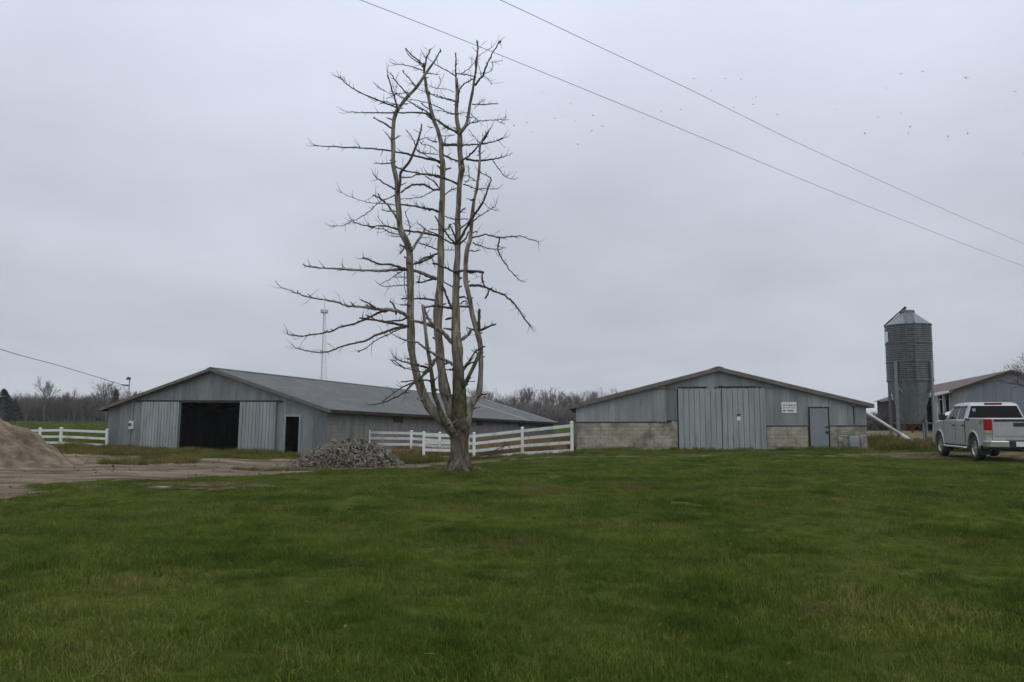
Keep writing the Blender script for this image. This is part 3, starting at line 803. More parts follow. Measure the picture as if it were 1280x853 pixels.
def build_utility():
    o = right_m @ Vector((6.15, -.55, 0)); o.z = h1(o.x, o.y)
    r = empty("utility_pedestal", o, (0, 0, -.083))
    tag(r, "small grey metal box and arched pipes against the block wall", "utility box")
    mb = MB(); mb.box((0.05, 0, .42), (.42, .26, .48)); mb.build("cabinet", M['galv'], r, bevel=.02)
    mb = MB(); mb.box((.05, 0, .09), (.36, .2, .18)); mb.build("stand", M['galv_dark'], r)
    for x in (-.62, -.42, .42):
        mb = MB(); mb.tube([(x, .1, 0), (x, .1, .55), (x + .06, .1, .68), (x + .2, .1, .70), (x + .27, .1, .6)], .03, 8); mb.build("pipe", M['galv'], r, smooth=True)
    mb = MB(); mb.box((-.55, .08, .5), (.2, .12, .18)); mb.build("valve", M['galv'], r, bevel=.02)
build_utility()

# ---- far right shed with the rusty roof
def build_shed():
    yaw = -R(17)
    W, L, he, rise = 7.6, 43.0, 3.1, 1.35
    c, s = math.cos(yaw), math.sin(yaw)
    cor = at(1193, 540, 60.0)
    ox, oy = cor.x + c * W / 2, cor.y + s * W / 2
    m = barn_matrix(ox, oy, 0.45, yaw)
    r = empty("equipment_shed", mat=m)
    tag(r, "blue grey shed with rusty red roof and open bays behind the silo", "shed")
    g = gable_fn(W, he, rise); hw = W / 2
    rr = random.Random(8)
    m2 = mat_noise('blue_grey_siding', [(0.25, (.15, .18, .21)), (0.5, (.19, .225, .255)), (0.75, (.235, .265, .29))], 1.2, .55, .1, (1.6, 1.6, .2), vary=.12)
    panels(r, "siding_panel", [-hw, -hw + .95], -.3, g, 0, M['siding2'], .2, .012, rr)
    panels(r, "siding_panel", edges(-hw + .95, 0, .95), -.3, g, 0, m2, .2, .012, rr)
    panels(r, "siding_panel", edges(0, hw, .95), -.3, g, 0, m2, .2, .012, rr)
    mb = MB(); mb.span((hw, .02, -.5), (hw - .12, L, he - .05)); mb.build("side_wall", m2, r)
    mb = MB(); mb.prism([(-hw + .1, -.5), (hw - .15, -.5), (hw - .15, he), (0, g(0)), (-hw + .1, he)], 'y', L - .12, L - .02); mb.build("back_wall", M['dark_wood'], r)
    # left side: a row of bays
    mb = MB(); mb.span((-hw + .02, .05, -.5), (-hw + .14, 1.1, he - .06)); mb.build("side_wall", M['siding2'], r)
    mb = MB(); mb.span((-hw + .02, 6.0, -.5), (-hw + .14, 7.5, he - .06)); mb.build("side_wall", M['siding2'], r)
    mb = MB(); mb.span((-hw + .02, 22.0, -.5), (-hw + .14, L - .2, he - .06)); mb.build("side_wall", M['dark_wood'], r)
    for y in (1.25, 3.6, 5.85, 7.6, 11, 14.5, 18, 21.9):
        mb = MB(); mb.box((-hw + .1, y, he / 2 - .3), (.18, .2, he + .4)); mb.build("post", M['white_paint'] if y < 7 else M['dark_wood'], r)
    mb = MB(); mb.box((-hw + .06, 11.5, he - .18), (.06, 20, .3)); mb.build("header", M['dark_wood'], r)
    mb = MB(); mb.box((.5, L / 2, he * .45), (.1, L - .5, he)); mb.build("inner_wall", M['interior'], r)
    # roof of sheets
    k = hw + .3; sl = rise / hw
    for s_ in (-1, 1):
        ys = edges(-.3, L + .3, .95)
        for i in range(len(ys) - 1):
            mb = MB(); z0 = he + rise + .03; z1 = he - sl * .3 + .03; dz = .006 if i % 2 else 0
            mb.prism([(0, z0 + dz), (s_ * k, z1 + dz), (s_ * k, z1 + .04 + dz), (0, z0 + .04 + dz)], 'y', ys[i], ys[i + 1] - .004)
            mb.build("roof_sheet", M['red_roof'], r)
        for y in (-.34,):
            mb = MB(); mb.prism([(s_ * .001, he + rise + .06), (s_ * k, he - sl * .3 + .06), (s_ * k, he - sl * .3 - .09), (s_ * .001, he + rise - .09)], 'y', y, y + .03)
            mb.build("rake_board", M['dark_wood'], r)
    mb = MB(); mb.box((-k - .02, 4.6, he - sl * .3 + .0), (.03, 10, .17)); mb.build("eave_board", M['white_paint'], r)
    mb = MB(); mb.box((-k - .02, 23.5, he - sl * .3 + .0), (.03, 26.6, .15)); mb.build("eave_board", M['fascia_light'], r)
    # lean-to canopy edge
    mb = MB(); mb.bar((-k + .1, .6, he - .13), (-k - 1.0, .6, he - .42), 3.2, .04, (0, 0, 1)); mb.build("awning", M['fascia_light'], r)
build_shed()

# ---------------------------------------------------------------- fences
def rail_fence(name, label, posts, hts, railfr, pw=.13, rh=.13, skip_posts=()):
    """posts: list of (x, y, z0); each post and each rail is its own part"""
    x0, y0, z0 = posts[0]
    r = empty(name, (x0, y0, z0)); tag(r, label, "fence")
    o = Vector((x0, y0, z0))
    for i, (p, h) in enumerate(zip(posts, hts)):
        c = Vector(p) - o
        mb = MB(); mb.box((c.x, c.y, c.z + h / 2 - .1), (pw, pw, h + .2)); po = mb.build("post", M['white_vinyl'], r, bevel=.008, seg=1)
        mb = MB(); mb.box((c.x, c.y, c.z + h + .012), (pw + .03, pw + .03, .024))
        b = len(mb.v); q = pw / 2 + .01
        mb.add([(c.x - q, c.y - q, c.z + h + .024), (c.x + q, c.y - q, c.z + h + .024), (c.x + q, c.y + q, c.z + h + .024), (c.x - q, c.y + q, c.z + h + .024), (c.x, c.y, c.z + h + .07)],
               [(0, 1, 4), (1, 2, 4), (2, 3, 4), (3, 0, 4)])
        mb.build("post_cap", M['white_vinyl'], po)
    for i in range(len(posts) - 1):
        a = Vector(posts[i]) - o; b = Vector(posts[i + 1]) - o
        d = (b - a).normalized() * (pw / 2 - .01)
        for fr in railfr:
            mb = MB(); mb.bar(a + d + Vector((0, 0, fr * hts[i])), b - d + Vector((0, 0, fr * hts[i + 1])), .045, rh); mb.build("rail", M['white_vinyl'], r)
    return r

def post_px(px, ytop, ybase, Y):
    a = at(px, ybase, Y); b = at(px, ytop, Y); return (a.x, a.y, a.z), b.z - a.z

P = [post_px(*q) for q in ((461, 538.5, 568, 44.7), (514, 539.5, 567.5, 43.6), (549.6, 541.5, 571, 42.6), (585, 542.5, 572, 41.6))]
rail_fence("board_fence", "white rail fence from the long barn wall behind the rubble heap", [p[0] for p in P], [p[1] for p in P], (.14, .42, .68, .92))
P = [post_px(*q) for q in ((529.6, 541, 574.5, 39.6), (592.5, 542, 576.5, 38.6), (653, 535.5, 570, 37.6), (715, 528.5, 567, 35.2))]
rail_fence("board_fence", "white rail fence climbing from behind the dead tree to the block barn", [p[0] for p in P], [p[1] for p in P], (.09, .36, .63, .90))
P = [post_px(*q) for q in ((22, 536.5, 560, 48.3), (49, 536, 560, 47.4), (75.5, 535.5, 560.5, 46.6), (133, 537.5, 564, 45.5))]
rail_fence("board_fence", "white three rail fence between the sand heap and the long barn", [p[0] for p in P], [p[1] for p in P], (.27, .58, .90))

# ---------------------------------------------------------------- the dead tree
TY = 25.0
TREE_O = Vector((at(573, 588, TY).x, TY, 0.0)); TREE_O.z = h1(TREE_O.x, TY)
VIEWS = {'A': (340, 30, 2.844), 'G': (340, 280, 2.586), 'B': (480, 30, 5.689), 'C': (390, 80, 5.689), 'D': (420, 200, 4.923), 'E': (340, 310, 4.923), 'F': (480, 380, 3.877)}

def sm_line(pts, rad, sub=4):
    out, orad = [], []
    n = len(pts)
    for i in range(n - 1):
        p0, p1, p2, p3 = pts[max(i - 1, 0)], pts[i], pts[i + 1], pts[min(i + 2, n - 1)]
        for k in range(sub):
            t = k / sub
            out.append(0.5 * ((2 * p1) + (p2 - p0) * t + (2 * p0 - 5 * p1 + 4 * p2 - p3) * t * t + (3 * p1 - p0 - 3 * p2 + p3) * t ** 3))
            orad.append(rad[i] * (1 - t) + rad[i + 1] * t)
    out.append(pts[-1]); orad.append(rad[-1])
    return out, orad

def tree_pts(view, pts, d0, d1):
    vx, vy, sc = VIEWS[view]
    n = len(pts); res = []
    for i, (x, y) in enumerate(pts):
        d = d0 + (d1 - d0) * i / (n - 1)
        res.append(at(vx + x / sc, vy + y / sc, TY + d) - TREE_O)
    return res

rt = random.Random(21)
tree = empty("dead_tree", TREE_O)
tag(tree, "tall dead bare tree with several pale stems on one short thick trunk", "tree")

def px_r(w, sc): return max(0.004, w / sc / 2 * TY / F_PX * .93)

def trunk_mesh():
    mb = MB(); n = 40
    prof = [(592, 557, 592), (588, 558, 589.5), (583, 559.5, 588.5), (575, 561.5, 586.5), (565, 562.5, 585.5), (553, 562.3, 585.6), (545, 561.3, 586.8), (538, 560, 588), (531, 561.5, 587), (522, 565, 584), (514, 569, 580)]
    rows = []
    for i in range(len(prof) - 1):
        for k in range(3):
            t = k / 3; rows.append(tuple(prof[i][j] * (1 - t) + prof[i + 1][j] * t for j in range(3)))
    rows.append(prof[-1])
    for y, xl, xr in rows:
        a = at(xl, y, TY) - TREE_O; b = at(xr, y, TY) - TREE_O
        c = (a + b) / 2; r = (b - a).length / 2 * .93
        flare = max(0, (y - 568) / 24)
        for k in range(n):
            an = 2 * PI * k / n
            dv = Vector((math.cos(an), math.sin(an), 0))
            f = 1 + .10 * math.sin(an * 5 + 1 + c.z * .6) * (.5 + flare) + .06 * math.sin(an * 9 + 2.2 - c.z) + .16 * mnoise.noise(Vector((dv.x * 1.7, dv.y * 1.7, c.z * 1.1)))
            f += flare * .20 * max(0, math.sin(an * 4 + .4)); f += .05 * mnoise.noise(Vector((dv.x * 6, dv.y * 6, c.z * 3))); f -= .16 * max(0, math.cos(an + PI / 2 - .5)) ** 14
            mb.v.append(tuple(c + dv * r * f))
    m = len(rows)
    for i in range(m - 1):
        for k in range(n):
            k2 = (k + 1) % n; mb.f.append((i * n + k, i * n + k2, (i + 1) * n + k2, (i + 1) * n + k))
    mb.f.append(tuple((m - 1) * n + k for k in range(n)))
    return mb
mbt = trunk_mesh(); trunk = mbt.build("trunk", M['bark_trunk'], tree, smooth=True)
# roots running out from the foot
for k_, (a_, l_, r_) in enumerate(((3.4, .75, .10), (4.3, .5, .12), (5.2, .62, .10), (6.1, .8, .09), (.9, .6, .09), (2.2, .7, .09))):
    dv_ = Vector((math.cos(a_), math.sin(a_), 0)); mb = MB()
    mb.tube([dv_ * .16 + Vector((0, 0, .34)), dv_ * .32 + Vector((0, 0, .14)), dv_ * (.32 + l_ * .45) + Vector((0, 0, .03)), dv_ * (.32 + l_) + Vector((.08, 0, -.09))], [r_ * 1.2, r_ * 1.15, r_ * .75, r_ * .3], 9, True, k_ * 3, .12)
    mb.build("root", M['bark_trunk'], tree, smooth=True)
# knot hole
mb = MB(); c = at(579, 536, TY - .33) - TREE_O
mb.lathe([(.0, 0), (.05, .01), (.085, -.01), (.10, -.06)], 14)
mb.v = [(v[0] + c.x, c.y - v[2], c.z + v[1]) for v in mb.v]; mb.build("knot", M['branch'], tree, smooth=True)

# main stems: ([(view, points, widths in that view), ...], depth at root, depth at tip, bark, roughness of outline)
STEMS = [
    ([('F', [(362, 655), (362, 610), (364, 570), (365, 460), (360, 330), (357, 250), (352, 170), (349, 140)], [84, 100, 98, 76, 61, 56, 52, 49])], 0, 0, 'bark_mossy', .07),
    ([('F', [(363, 380), (360, 300), (352, 200), (346, 100)], [55, 54, 50, 47]), ('D', [(740, 740), (745, 560), (752, 400), (757, 200), (775, 60)], [43, 41, 36, 35, 36]),
      ('A', [(673, 520), (669, 450), (668, 400), (662, 372), (655, 330), (657, 260), (656, 195)], [22, 20, 19, 17, 15, 13, 12])], 0, .3, 'bark', .05),
    ([('A', [(664, 392), (690, 360), (705, 290), (716, 220), (728, 140), (731, 60)], [17, 14, 12, 10, 8, 4])], .1, -.3, 'bark', .04),
    ([('F', [(350, 600), (330, 520), (300, 440), (280, 330), (265, 150), (262, 40)], [70, 66, 58, 50, 47, 45]), ('D', [(640, 740), (645, 500), (652, 300), (655, 150), (658, 20)], [49, 44, 42, 38, 36]),
      ('A', [(604, 470), (601, 430), (590, 385), (575, 340), (555, 260), (545, 190), (540, 140)], [21, 20, 18, 16, 13, 10, 8])], .1, .75, 'bark', .05),
    ([('F', [(352, 640), (325, 610), (280, 560), (210, 480), (160, 350), (135, 220), (128, 100)], [66, 68, 64, 58, 46, 40, 38]), ('E', [(850, 300), (850, 200), (848, 60)], [50, 50, 47]),
      ('D', [(456, 640), (456, 580), (440, 520), (400, 430), (385, 330), (380, 200), (365, 100), (352, 20)], [46, 45, 42, 40, 38, 36, 30, 28]),
      ('A', [(430, 460), (428, 380), (440, 320), (470, 270), (510, 225), (550, 170), (580, 130), (597, 97)], [17, 16, 15, 13, 12, 10, 7, 4])], -.1, -.6, 'bark', .05),
    ([('F', [(335, 625), (300, 580), (265, 500), (240, 400), (228, 300), (208, 200), (197, 100), (185, 10)], [40, 32, 26, 22, 20, 19, 16, 9])], -.35, -.75, 'bark_mossy', .09),
    ([('F', [(385, 600), (408, 530), (430, 480), (455, 430), (470, 330), (467, 220), (455, 160), (438, 90), (424, 30)], [50, 44, 36, 32, 28, 28, 27, 26, 25]), ('D', [(806, 760), (803, 620), (812, 540), (825, 480), (838, 350), (855, 230), (870, 150), (885, 0)], [30, 29, 28, 27, 24, 21, 19, 16]),
      ('A', [(738, 460), (741, 430), (755, 400), (770, 380)], [9, 8, 6, 4])], 0, -.45, 'bark', .05),
    ([('F', [(385, 400), (400, 370), (440, 290), (465, 235), (478, 200)], [26, 22, 20, 18, 8])], -.1, -.35, 'bark_mossy', .08),
    ([('A', [(449, 598), (455, 560), (460, 530), (490, 490), (515, 430), (525, 390), (530, 355)], [11, 10, 10, 9, 8, 7, 4])], -.55, -.9, 'branch', .06),
]
for segs, d0, d1, mk, amp in STEMS:
    px, rr_ = [], []
    for v, pts, ws in segs:
        vx, vy, sc = VIEWS[v]
        px += [(vx + x / sc, vy + y / sc) for x, y in pts]; rr_ += [px_r(w, sc) for w in ws]
    n = len(px); p = [at(x, y, TY + d0 + (d1 - d0) * k / (n - 1)) - TREE_O for k, (x, y) in enumerate(px)]
    for i in range(1, n - 1): p[i] = p[i] + Vector((rt.uniform(-.012, .012), rt.uniform(-.06, .06), 0))
    q, qr = sm_line(p, rr_, 5)
    for i in range(1, len(q) - 1): q[i] = q[i] + Vector((mnoise.noise(q[i] * 1.9), mnoise.noise(q[i] * 1.9 + Vector((7, 0, 0))), 0)) * .03; qr[i] *= 1 + .22 * mnoise.noise(q[i] * 2.6 + Vector((n, 0, 0)))
    mb = MB(); mb.tube(q, qr, 16, True, rt.uniform(0, 50), amp)
    for _ in range(max(2, len(q) // 3)):                          # broken stubs and knots
        i = rt.randrange(2, len(q) - 2); a = rt.uniform(0, 2 * PI); dv = Vector((math.cos(a), math.sin(a), rt.uniform(.1, .6))).normalized()
        mb.tube([q[i], q[i] + dv * (qr[i] + rt.choice((.02, .04, .06, .12, .22)) * rt.uniform(.7, 1.3))], [min(.05, qr[i] * .5), min(.022, qr[i] * .22)], 6)
    mb.build("stem", M[mk], tree, smooth=True)

# branches: (view, points, width at root, width at tip, depth root, depth tip)
BR = [
 ('A', [(445, 300), (410, 283), (370, 268), (300, 235), (262, 212), (245, 192)], 7, 3, -.65, -1.6),
 ('A', [(572, 335), (558, 326), (535, 320), (450, 317), (360, 319), (275, 314)], 9, 3, .7, -.4),
 ('A', [(427, 372), (395, 352), (360, 334)], 7, 4, -.7, -1.2), ('A', [(426, 418), (416, 402), (404, 389)], 5, 3, -.7, -.5), ('A', [(428, 412), (440, 405), (452, 401)], 5, 3, -.7, -1.0),
 ('A', [(602, 492), (560, 484), (500, 468), (440, 455), (360, 446), (250, 440), (157, 434)], 10, 3, .7, -1.2),
 ('A', [(428, 495), (395, 499), (362, 494)], 5, 3, -.7, -1.1), ('A', [(440, 588), (415, 577), (395, 565), (370, 547)], 7, 4, -.65, -1.3),
 ('D', [(455, 525), (425, 470), (395, 410), (370, 350), (335, 300), (300, 260), (255, 228), (222, 211)], 24, 7, -.65, -1.5), ('D', [(298, 258), (270, 232), (257, 205)], 11, 5, -1.3, -1.5),
 ('D', [(365, 215), (320, 240), (265, 265), (190, 325), (105, 375), (40, 402), (0, 411)], 8, 3, -.7, -2.0), ('D', [(362, 280), (300, 272), (240, 264), (160, 252), (90, 230), (35, 200)], 7, 2, -.7, -1.7),
 ('D', [(365, 318), (320, 320), (280, 312)], 9, 5, -.7, -1.1),
 ('D', [(640, 472), (550, 450), (440, 435), (370, 425), (300, 410), (220, 408), (150, 395), (105, 378)], 16, 5, .5, -1.3), ('D', [(400, 472), (368, 475), (338, 470)], 7, 5, -.6, -.9),
 ('D', [(385, 460), (330, 445), (290, 425), (200, 410)], 8, 5, -.5, -1.3), ('D', [(452, 460), (455, 410), (440, 365), (428, 320)], 8, 5, -.4, -.7), ('D', [(300, 405), (275, 375), (255, 348)], 5, 3, -1.0, -1.2),
 ('D', [(465, 560), (500, 505), (530, 460), (550, 420)], 22, 12, -.5, -.2), ('D', [(475, 645), (510, 625), (545, 608), (630, 572)], 9, 13, -.4, .5), ('D', [(632, 556), (580, 535), (545, 522), (510, 512)], 10, 6, .5, .2),
 ('D', [(545, 545), (570, 515), (590, 478)], 5, 3, .3, .4), ('D', [(430, 515), (415, 550), (395, 575)], 11, 9, -.5, -.9),
 ('D', [(660, 555), (700, 556), (745, 555)], 6, 5, .5, .2), ('D', [(815, 558), (850, 560), (888, 554)], 9, 5, -.25, -.6), ('D', [(725, 692), (690, 672), (650, 655), (605, 636)], 14, 8, 0, -.5),
 ('D', [(580, 575), (595, 620), (612, 665)], 7, 4, .3, .1), ('D', [(755, 690), (790, 686), (830, 695), (870, 688), (908, 690)], 13, 8, 0, -.4), ('D', [(905, 690), (895, 735), (920, 785)], 6, 3, -.4, -.5),
 ('D', [(825, 780), (850, 771), (885, 772), (920, 786)], 9, 4, -.25, -.6), ('D', [(812, 688), (830, 692), (850, 690)], 6, 5, -.25, -.3),
 ('E', [(1010, 190), (960, 172), (930, 158), (860, 138), (770, 136), (700, 138), (600, 142), (500, 134), (420, 130), (300, 122), (235, 118), (192, 104)], 26, 7, .6, -2.2),
 ('E', [(830, 132), (780, 118), (740, 106), (690, 100), (640, 90), (600, 74), (556, 58)], 17, 10, -.5, -1.0), ('E', [(805, 143), (770, 160), (740, 180), (695, 212)], 8, 4, -.6, -1.0),
 ('E', [(840, 228), (790, 231), (740, 235), (697, 240)], 7, 5, -.55, -1.0), ('E', [(830, 180), (790, 182), (758, 185)], 6, 4, -.55, -.8), ('E', [(815, 150), (815, 240), (828, 302)], 6, 4, -.7, -.7),
 ('E', [(1010, 190), (960, 200), (930, 210), (890, 212)], 14, 8, .55, .2), ('E', [(912, 165), (905, 195), (885, 220)], 8, 5, .2, .0), ('E', [(1008, 325), (960, 318), (900, 313), (795, 314)], 16, 9, .55, 0), ('E', [(850, 356), (820, 352), (795, 355)], 9, 8, -.55, -.8),
 ('E', [(1110, 375), (1060, 366), (1000, 356), (965, 360), (938, 368)], 14, 8, 0, -.5), ('E', [(1105, 375), (1085, 325), (1065, 270), (1040, 205)], 18, 12, 0, .4), ('E', [(1105, 430), (1090, 434), (1070, 438)], 9, 7, 0, -.3),
 ('E', [(840, 420), (800, 400), (760, 386), (690, 381), (640, 378), (600, 370), (530, 362), (460, 358), (400, 335), (330, 322), (240, 308), (150, 278), (68, 250)], 26, 5, -.55, -2.6),
 ('E', [(240, 308), (232, 297), (222, 283)], 8, 4, -2.3, -2.4), ('E', [(165, 285), (162, 275), (160, 264)], 6, 4, -2.4, -2.5), ('E', [(505, 356), (495, 346), (484, 334)], 8, 5, -1.8, -1.9), ('E', [(640, 374), (610, 350), (580, 336), (550, 321)], 13, 7, -1.3, -1.7),
 ('E', [(600, 366), (590, 356), (575, 350)], 8, 5, -1.4, -1.5), ('E', [(765, 410), (758, 380), (748, 350), (728, 330)], 14, 8, -.8, -1.0),
 ('E', [(720, 384), (670, 396), (620, 420), (540, 455), (480, 475), (420, 490), (360, 512), (300, 525), (200, 541), (140, 540), (100, 532)], 17, 5, -.8, -2.9),
 ('E', [(840, 486), (790, 474), (740, 464), (690, 455), (640, 446), (590, 440), (540, 434)], 18, 10, -.55, -1.6), ('E', [(640, 446), (610, 428), (572, 411)], 10, 5, -1.3, -1.6), ('E', [(830, 432), (790, 445), (750, 450), (700, 455)], 13, 8, -.6, -1.0),
 ('E', [(840, 478), (790, 488), (740, 500), (690, 518), (640, 540), (590, 565), (540, 583), (460, 598), (380, 628), (340, 640), (295, 645), (220, 632), (148, 618)], 18, 5, -.55, -3.0),
 ('E', [(835, 487), (790, 500), (740, 520), (690, 545), (640, 570), (580, 612), (525, 642)], 9, 6, -.6, -2.0),
 ('E', [(1110, 585), (1080, 550), (1050, 520), (1010, 495), (980, 480), (940, 465), (900, 455), (850, 445)], 30, 16, 0, -.5), ('E', [(1010, 500), (985, 465), (960, 430), (943, 395), (925, 352)], 22, 16, -.3, -.75),
 ('E', [(1125, 725), (1080, 698), (1040, 678), (1000, 655), (960, 630), (925, 605), (890, 580), (820, 570), (780, 552), (740, 530)], 24, 5, 0, -1.8),
 ('E', [(962, 740), (910, 730), (850, 712), (810, 702), (765, 685)], 9, 5, -.5, -1.4), ('E', [(860, 740), (810, 738), (762, 720)], 5, 3, -.6, -1.2), ('E', [(905, 830), (930, 775), (970, 735), (1000, 690)], 11, 7, -.4, -.9),
 ('F', [(360, 190), (385, 168), (405, 152), (425, 122)], 18, 14, 0, -.3), ('F', [(465, 128), (500, 115), (543, 97)], 14, 9, -.25, -.6), ('F', [(462, 132), (461, 80), (461, 25)], 17, 14, -.25, -.35),
 ('F', [(375, 330), (398, 300), (420, 270), (432, 245), (450, 222)], 18, 8, 0, -.4), ('F', [(392, 305), (415, 290), (440, 283)], 9, 6, -.1, -.4), ('F', [(440, 235), (465, 218), (490, 205)], 9, 6, -.3, -.5),
 ('F', [(250, 268), (232, 300), (210, 325), (175, 360), (140, 390), (105, 422), (70, 447), (0, 476), (-60, 490)], 16, 4, -.7, -2.2), ('F', [(150, 378), (90, 405), (0, 466)], 10, 4, -1.4, -2.4),
 ('F', [(235, 400), (228, 382), (212, 370), (160, 371), (80, 378)], 10, 6, -.6, -1.4), ('F', [(235, 312), (180, 300), (130, 290), (90, 280), (60, 268)], 9, 4, -.6, -1.5), ('F', [(235, 330), (180, 328), (130, 318), (60, 298)], 5, 3, -.6, -1.6),
 ('F', [(340, 440), (310, 446), (275, 432)], 8, 6, -.1, -.3), ('F', [(455, 455), (470, 443), (496, 436)], 9, 7, -.2, -.4), ('F', [(385, 378), (410, 375), (441, 378)], 5, 4, 0, -.3), ('F', [(318, 318), (335, 320), (300, 318)], 9, 6, 0, -.3), ('F', [(325, 68), (312, 72), (298, 76)], 9, 6, 0, -.2), ('F', [(370, 12), (390, 17), (412, 15)], 10, 7, 0, -.2), ('F', [(330, 22), (290, 16), (250, 10), (195, 18)], 11, 7, .1, -.3),
 ('A', [(447, 310), (438, 270), (425, 230), (412, 183)], 8, 5, -.6, -.5),
 ('C', [(690, 240), (665, 205), (610, 140), (580, 100), (553, 63)], 11, 7, -.6, -.9), ('C', [(745, 175), (715, 130), (690, 105), (660, 70), (640, 38)], 10, 6, -.5, -.8), ('C', [(800, 50), (740, 25), (670, 12), (603, 0)], 9, 5, .6, .2), ('C', [(815, 68), (850, 75), (896, 80)], 9, 6, .6, .3),
 ('C', [(690, 205), (640, 212), (560, 208), (498, 186)], 7, 4, -.5, -.9), ('C', [(680, 285), (610, 285), (540, 272), (470, 260)], 8, 5, -.5, -1.0), ('C', [(600, 210), (560, 228), (526, 242)], 6, 3, -.7, -.9), ('C', [(845, 365), (800, 335), (760, 310), (700, 270), (650, 245), (610, 222), (590, 205)], 12, 5, .7, .1),
 ('C', [(850, 330), (810, 305), (780, 282)], 9, 6, .65, .3),
 ('C', [(1025, 268), (960, 248), (900, 235), (830, 210), (760, 180), (720, 150)], 8, 4, .15, -.4), ('C', [(1020, 358), (970, 343), (920, 323), (860, 290), (800, 272), (690, 248)], 9, 5, .15, -.4), ('C', [(1020, 480), (985, 460), (950, 437), (880, 393)], 9, 7, .1, .5),
 ('C', [(736, 585), (718, 540), (700, 512), (668, 466)], 8, 5, -.8, -1.0), ('C', [(750, 548), (790, 535), (832, 518)], 7, 3, -.8, -1.0), ('C', [(735, 600), (760, 622), (790, 640), (840, 635), (895, 640)], 8, 6, -.8, .5), ('C', [(770, 555), (790, 578), (850, 590), (890, 622)], 6, 6, -.7, .5), ('C', [(910, 708), (870, 680), (820, 655), (740, 606)], 10, 6, .7, .3),
 ('C', [(890, 555), (850, 545), (820, 528)], 12, 7, .7, .4), ('C', [(920, 572), (970, 575), (1030, 573)], 10, 7, .7, .4), ('C', [(930, 575), (942, 545), (950, 508)], 7, 5, .7, .5), ('C', [(860, 450), (840, 448), (820, 438)], 8, 5, .7, .4),
 ('B', [(515, 375), (480, 350), (440, 330), (370, 290), (310, 245)], 11, 4, .3, .9), ('B', [(512, 352), (550, 352), (600, 362), (655, 388)], 8, 8, .3, -.2), ('B', [(522, 590), (530, 540), (535, 480), (570, 430), (600, 410), (648, 388)], 12, 9, .2, -.2), ('B', [(550, 352), (590, 325), (620, 300), (660, 250), (700, 205), (762, 165)], 7, 3, .2, .4),
 ('B', [(512, 385), (510, 320), (512, 260), (510, 200)], 14, 10, .3, .4), ('B', [(652, 350), (655, 250), (668, 180), (660, 115)], 12, 6, -.25, -.35), ('B', [(645, 440), (680, 395), (705, 360), (730, 290), (765, 215), (800, 160), (826, 124)], 17, 7, -.2, -.9), ('B', [(818, 132), (826, 124), (830, 118)], 12, 12, -.9, -.9),
 ('B', [(700, 358), (740, 390), (766, 440)], 6, 2, -.4, -.7), ('B', [(705, 360), (745, 340), (770, 320), (775, 262)], 6, 3, -.4, -.8), ('B', [(765, 275), (800, 272), (842, 258)], 5, 2, -.8, -1.0), ('B', [(690, 375), (680, 320), (670, 290)], 6, 3, -.3, -.5),
 ('B', [(628, 572), (680, 572), (750, 575), (812, 568)], 10, 6, -.1, -.7), ('B', [(640, 605), (680, 570), (720, 535)], 4, 2, -.1, -.4), ('B', [(580, 735), (610, 712), (650, 695), (700, 688), (790, 680), (860, 685)], 11, 4, -.1, -.8), ('B', [(790, 680), (820, 700), (860, 722)], 5, 2, -.6, -.9), ('B', [(620, 640), (640, 662), (672, 688)], 7, 4, -.1, -.4),
 ('B', [(510, 648), (540, 640), (600, 635)], 6, 5, .1, -.2), ('B', [(695, 850), (718, 805), (742, 758)], 12, 7, -.45, -.6), ('B', [(680, 850), (650, 810), (600, 755)], 6, 3, -.45, -.4), ('B', [(735, 850), (780, 835), (846, 814)], 8, 5, -.45, -.8), ('B', [(285, 300), (250, 270), (200, 225), (153, 180)], 13, 9, .6, .2), ('B', [(280, 310), (240, 270), (190, 235), (155, 195)], 9, 6, .6, .9), ('B', [(288, 330), (300, 240), (318, 215), (333, 175)], 15, 7, .6, .8), ('B', [(390, 205), (405, 190), (396, 180)], 10, 8, -.4, -.4),
 ('B', [(515, 560), (450, 535), (390, 515), (330, 500)], 8, 5, .15, -.3), ('B', [(505, 640), (460, 632), (400, 622), (350, 612)], 7, 3, .15, -.2), ('B', [(515, 770), (470, 745), (420, 715), (365, 675)], 11, 8, .1, .6), ('B', [(505, 790), (450, 798), (385, 795)], 7, 4, .1, .3),
 ('B', [(500, 490), (440, 468), (370, 465), (310, 440)], 5, 3, .2, .6), ('B', [(372, 465), (400, 425), (395, 375)], 3, 2, .4, .3),
 ('A', [(672, 490), (700, 468), (725, 445), (750, 420), (770, 383)], 9, 4, .05, -.5), ('A', [(600, 430), (640, 430), (680, 433), (730, 430), (770, 425), (820, 408)], 8, 4, .6, -.6), ('A', [(690, 482), (740, 487), (780, 484), (812, 475), (832, 468)], 9, 3, 0, -.6), ('A', [(785, 487), (805, 515), (825, 542), (850, 553)], 4, 2, -.4, -.8), ('A', [(600, 462), (640, 480), (675, 492)], 8, 6, .7, .1), ('A', [(662, 382), (630, 372), (605, 358), (585, 342)], 8, 5, .1, .5),
 ('D', [(745, 150), (700, 128), (650, 110), (600, 100), (560, 95), (470, 75), (370, 48)], 15, 9, 0, -.7), ('D', [(650, 100), (570, 92), (500, 95), (450, 105), (405, 106)], 11, 7, .6, -.4), ('D', [(645, 185), (600, 182), (570, 168), (540, 155), (505, 150), (470, 155), (440, 170), (400, 202)], 14, 11, .65, -.65), ('D', [(640, 180), (600, 132), (550, 100)], 11, 7, .65, .3),
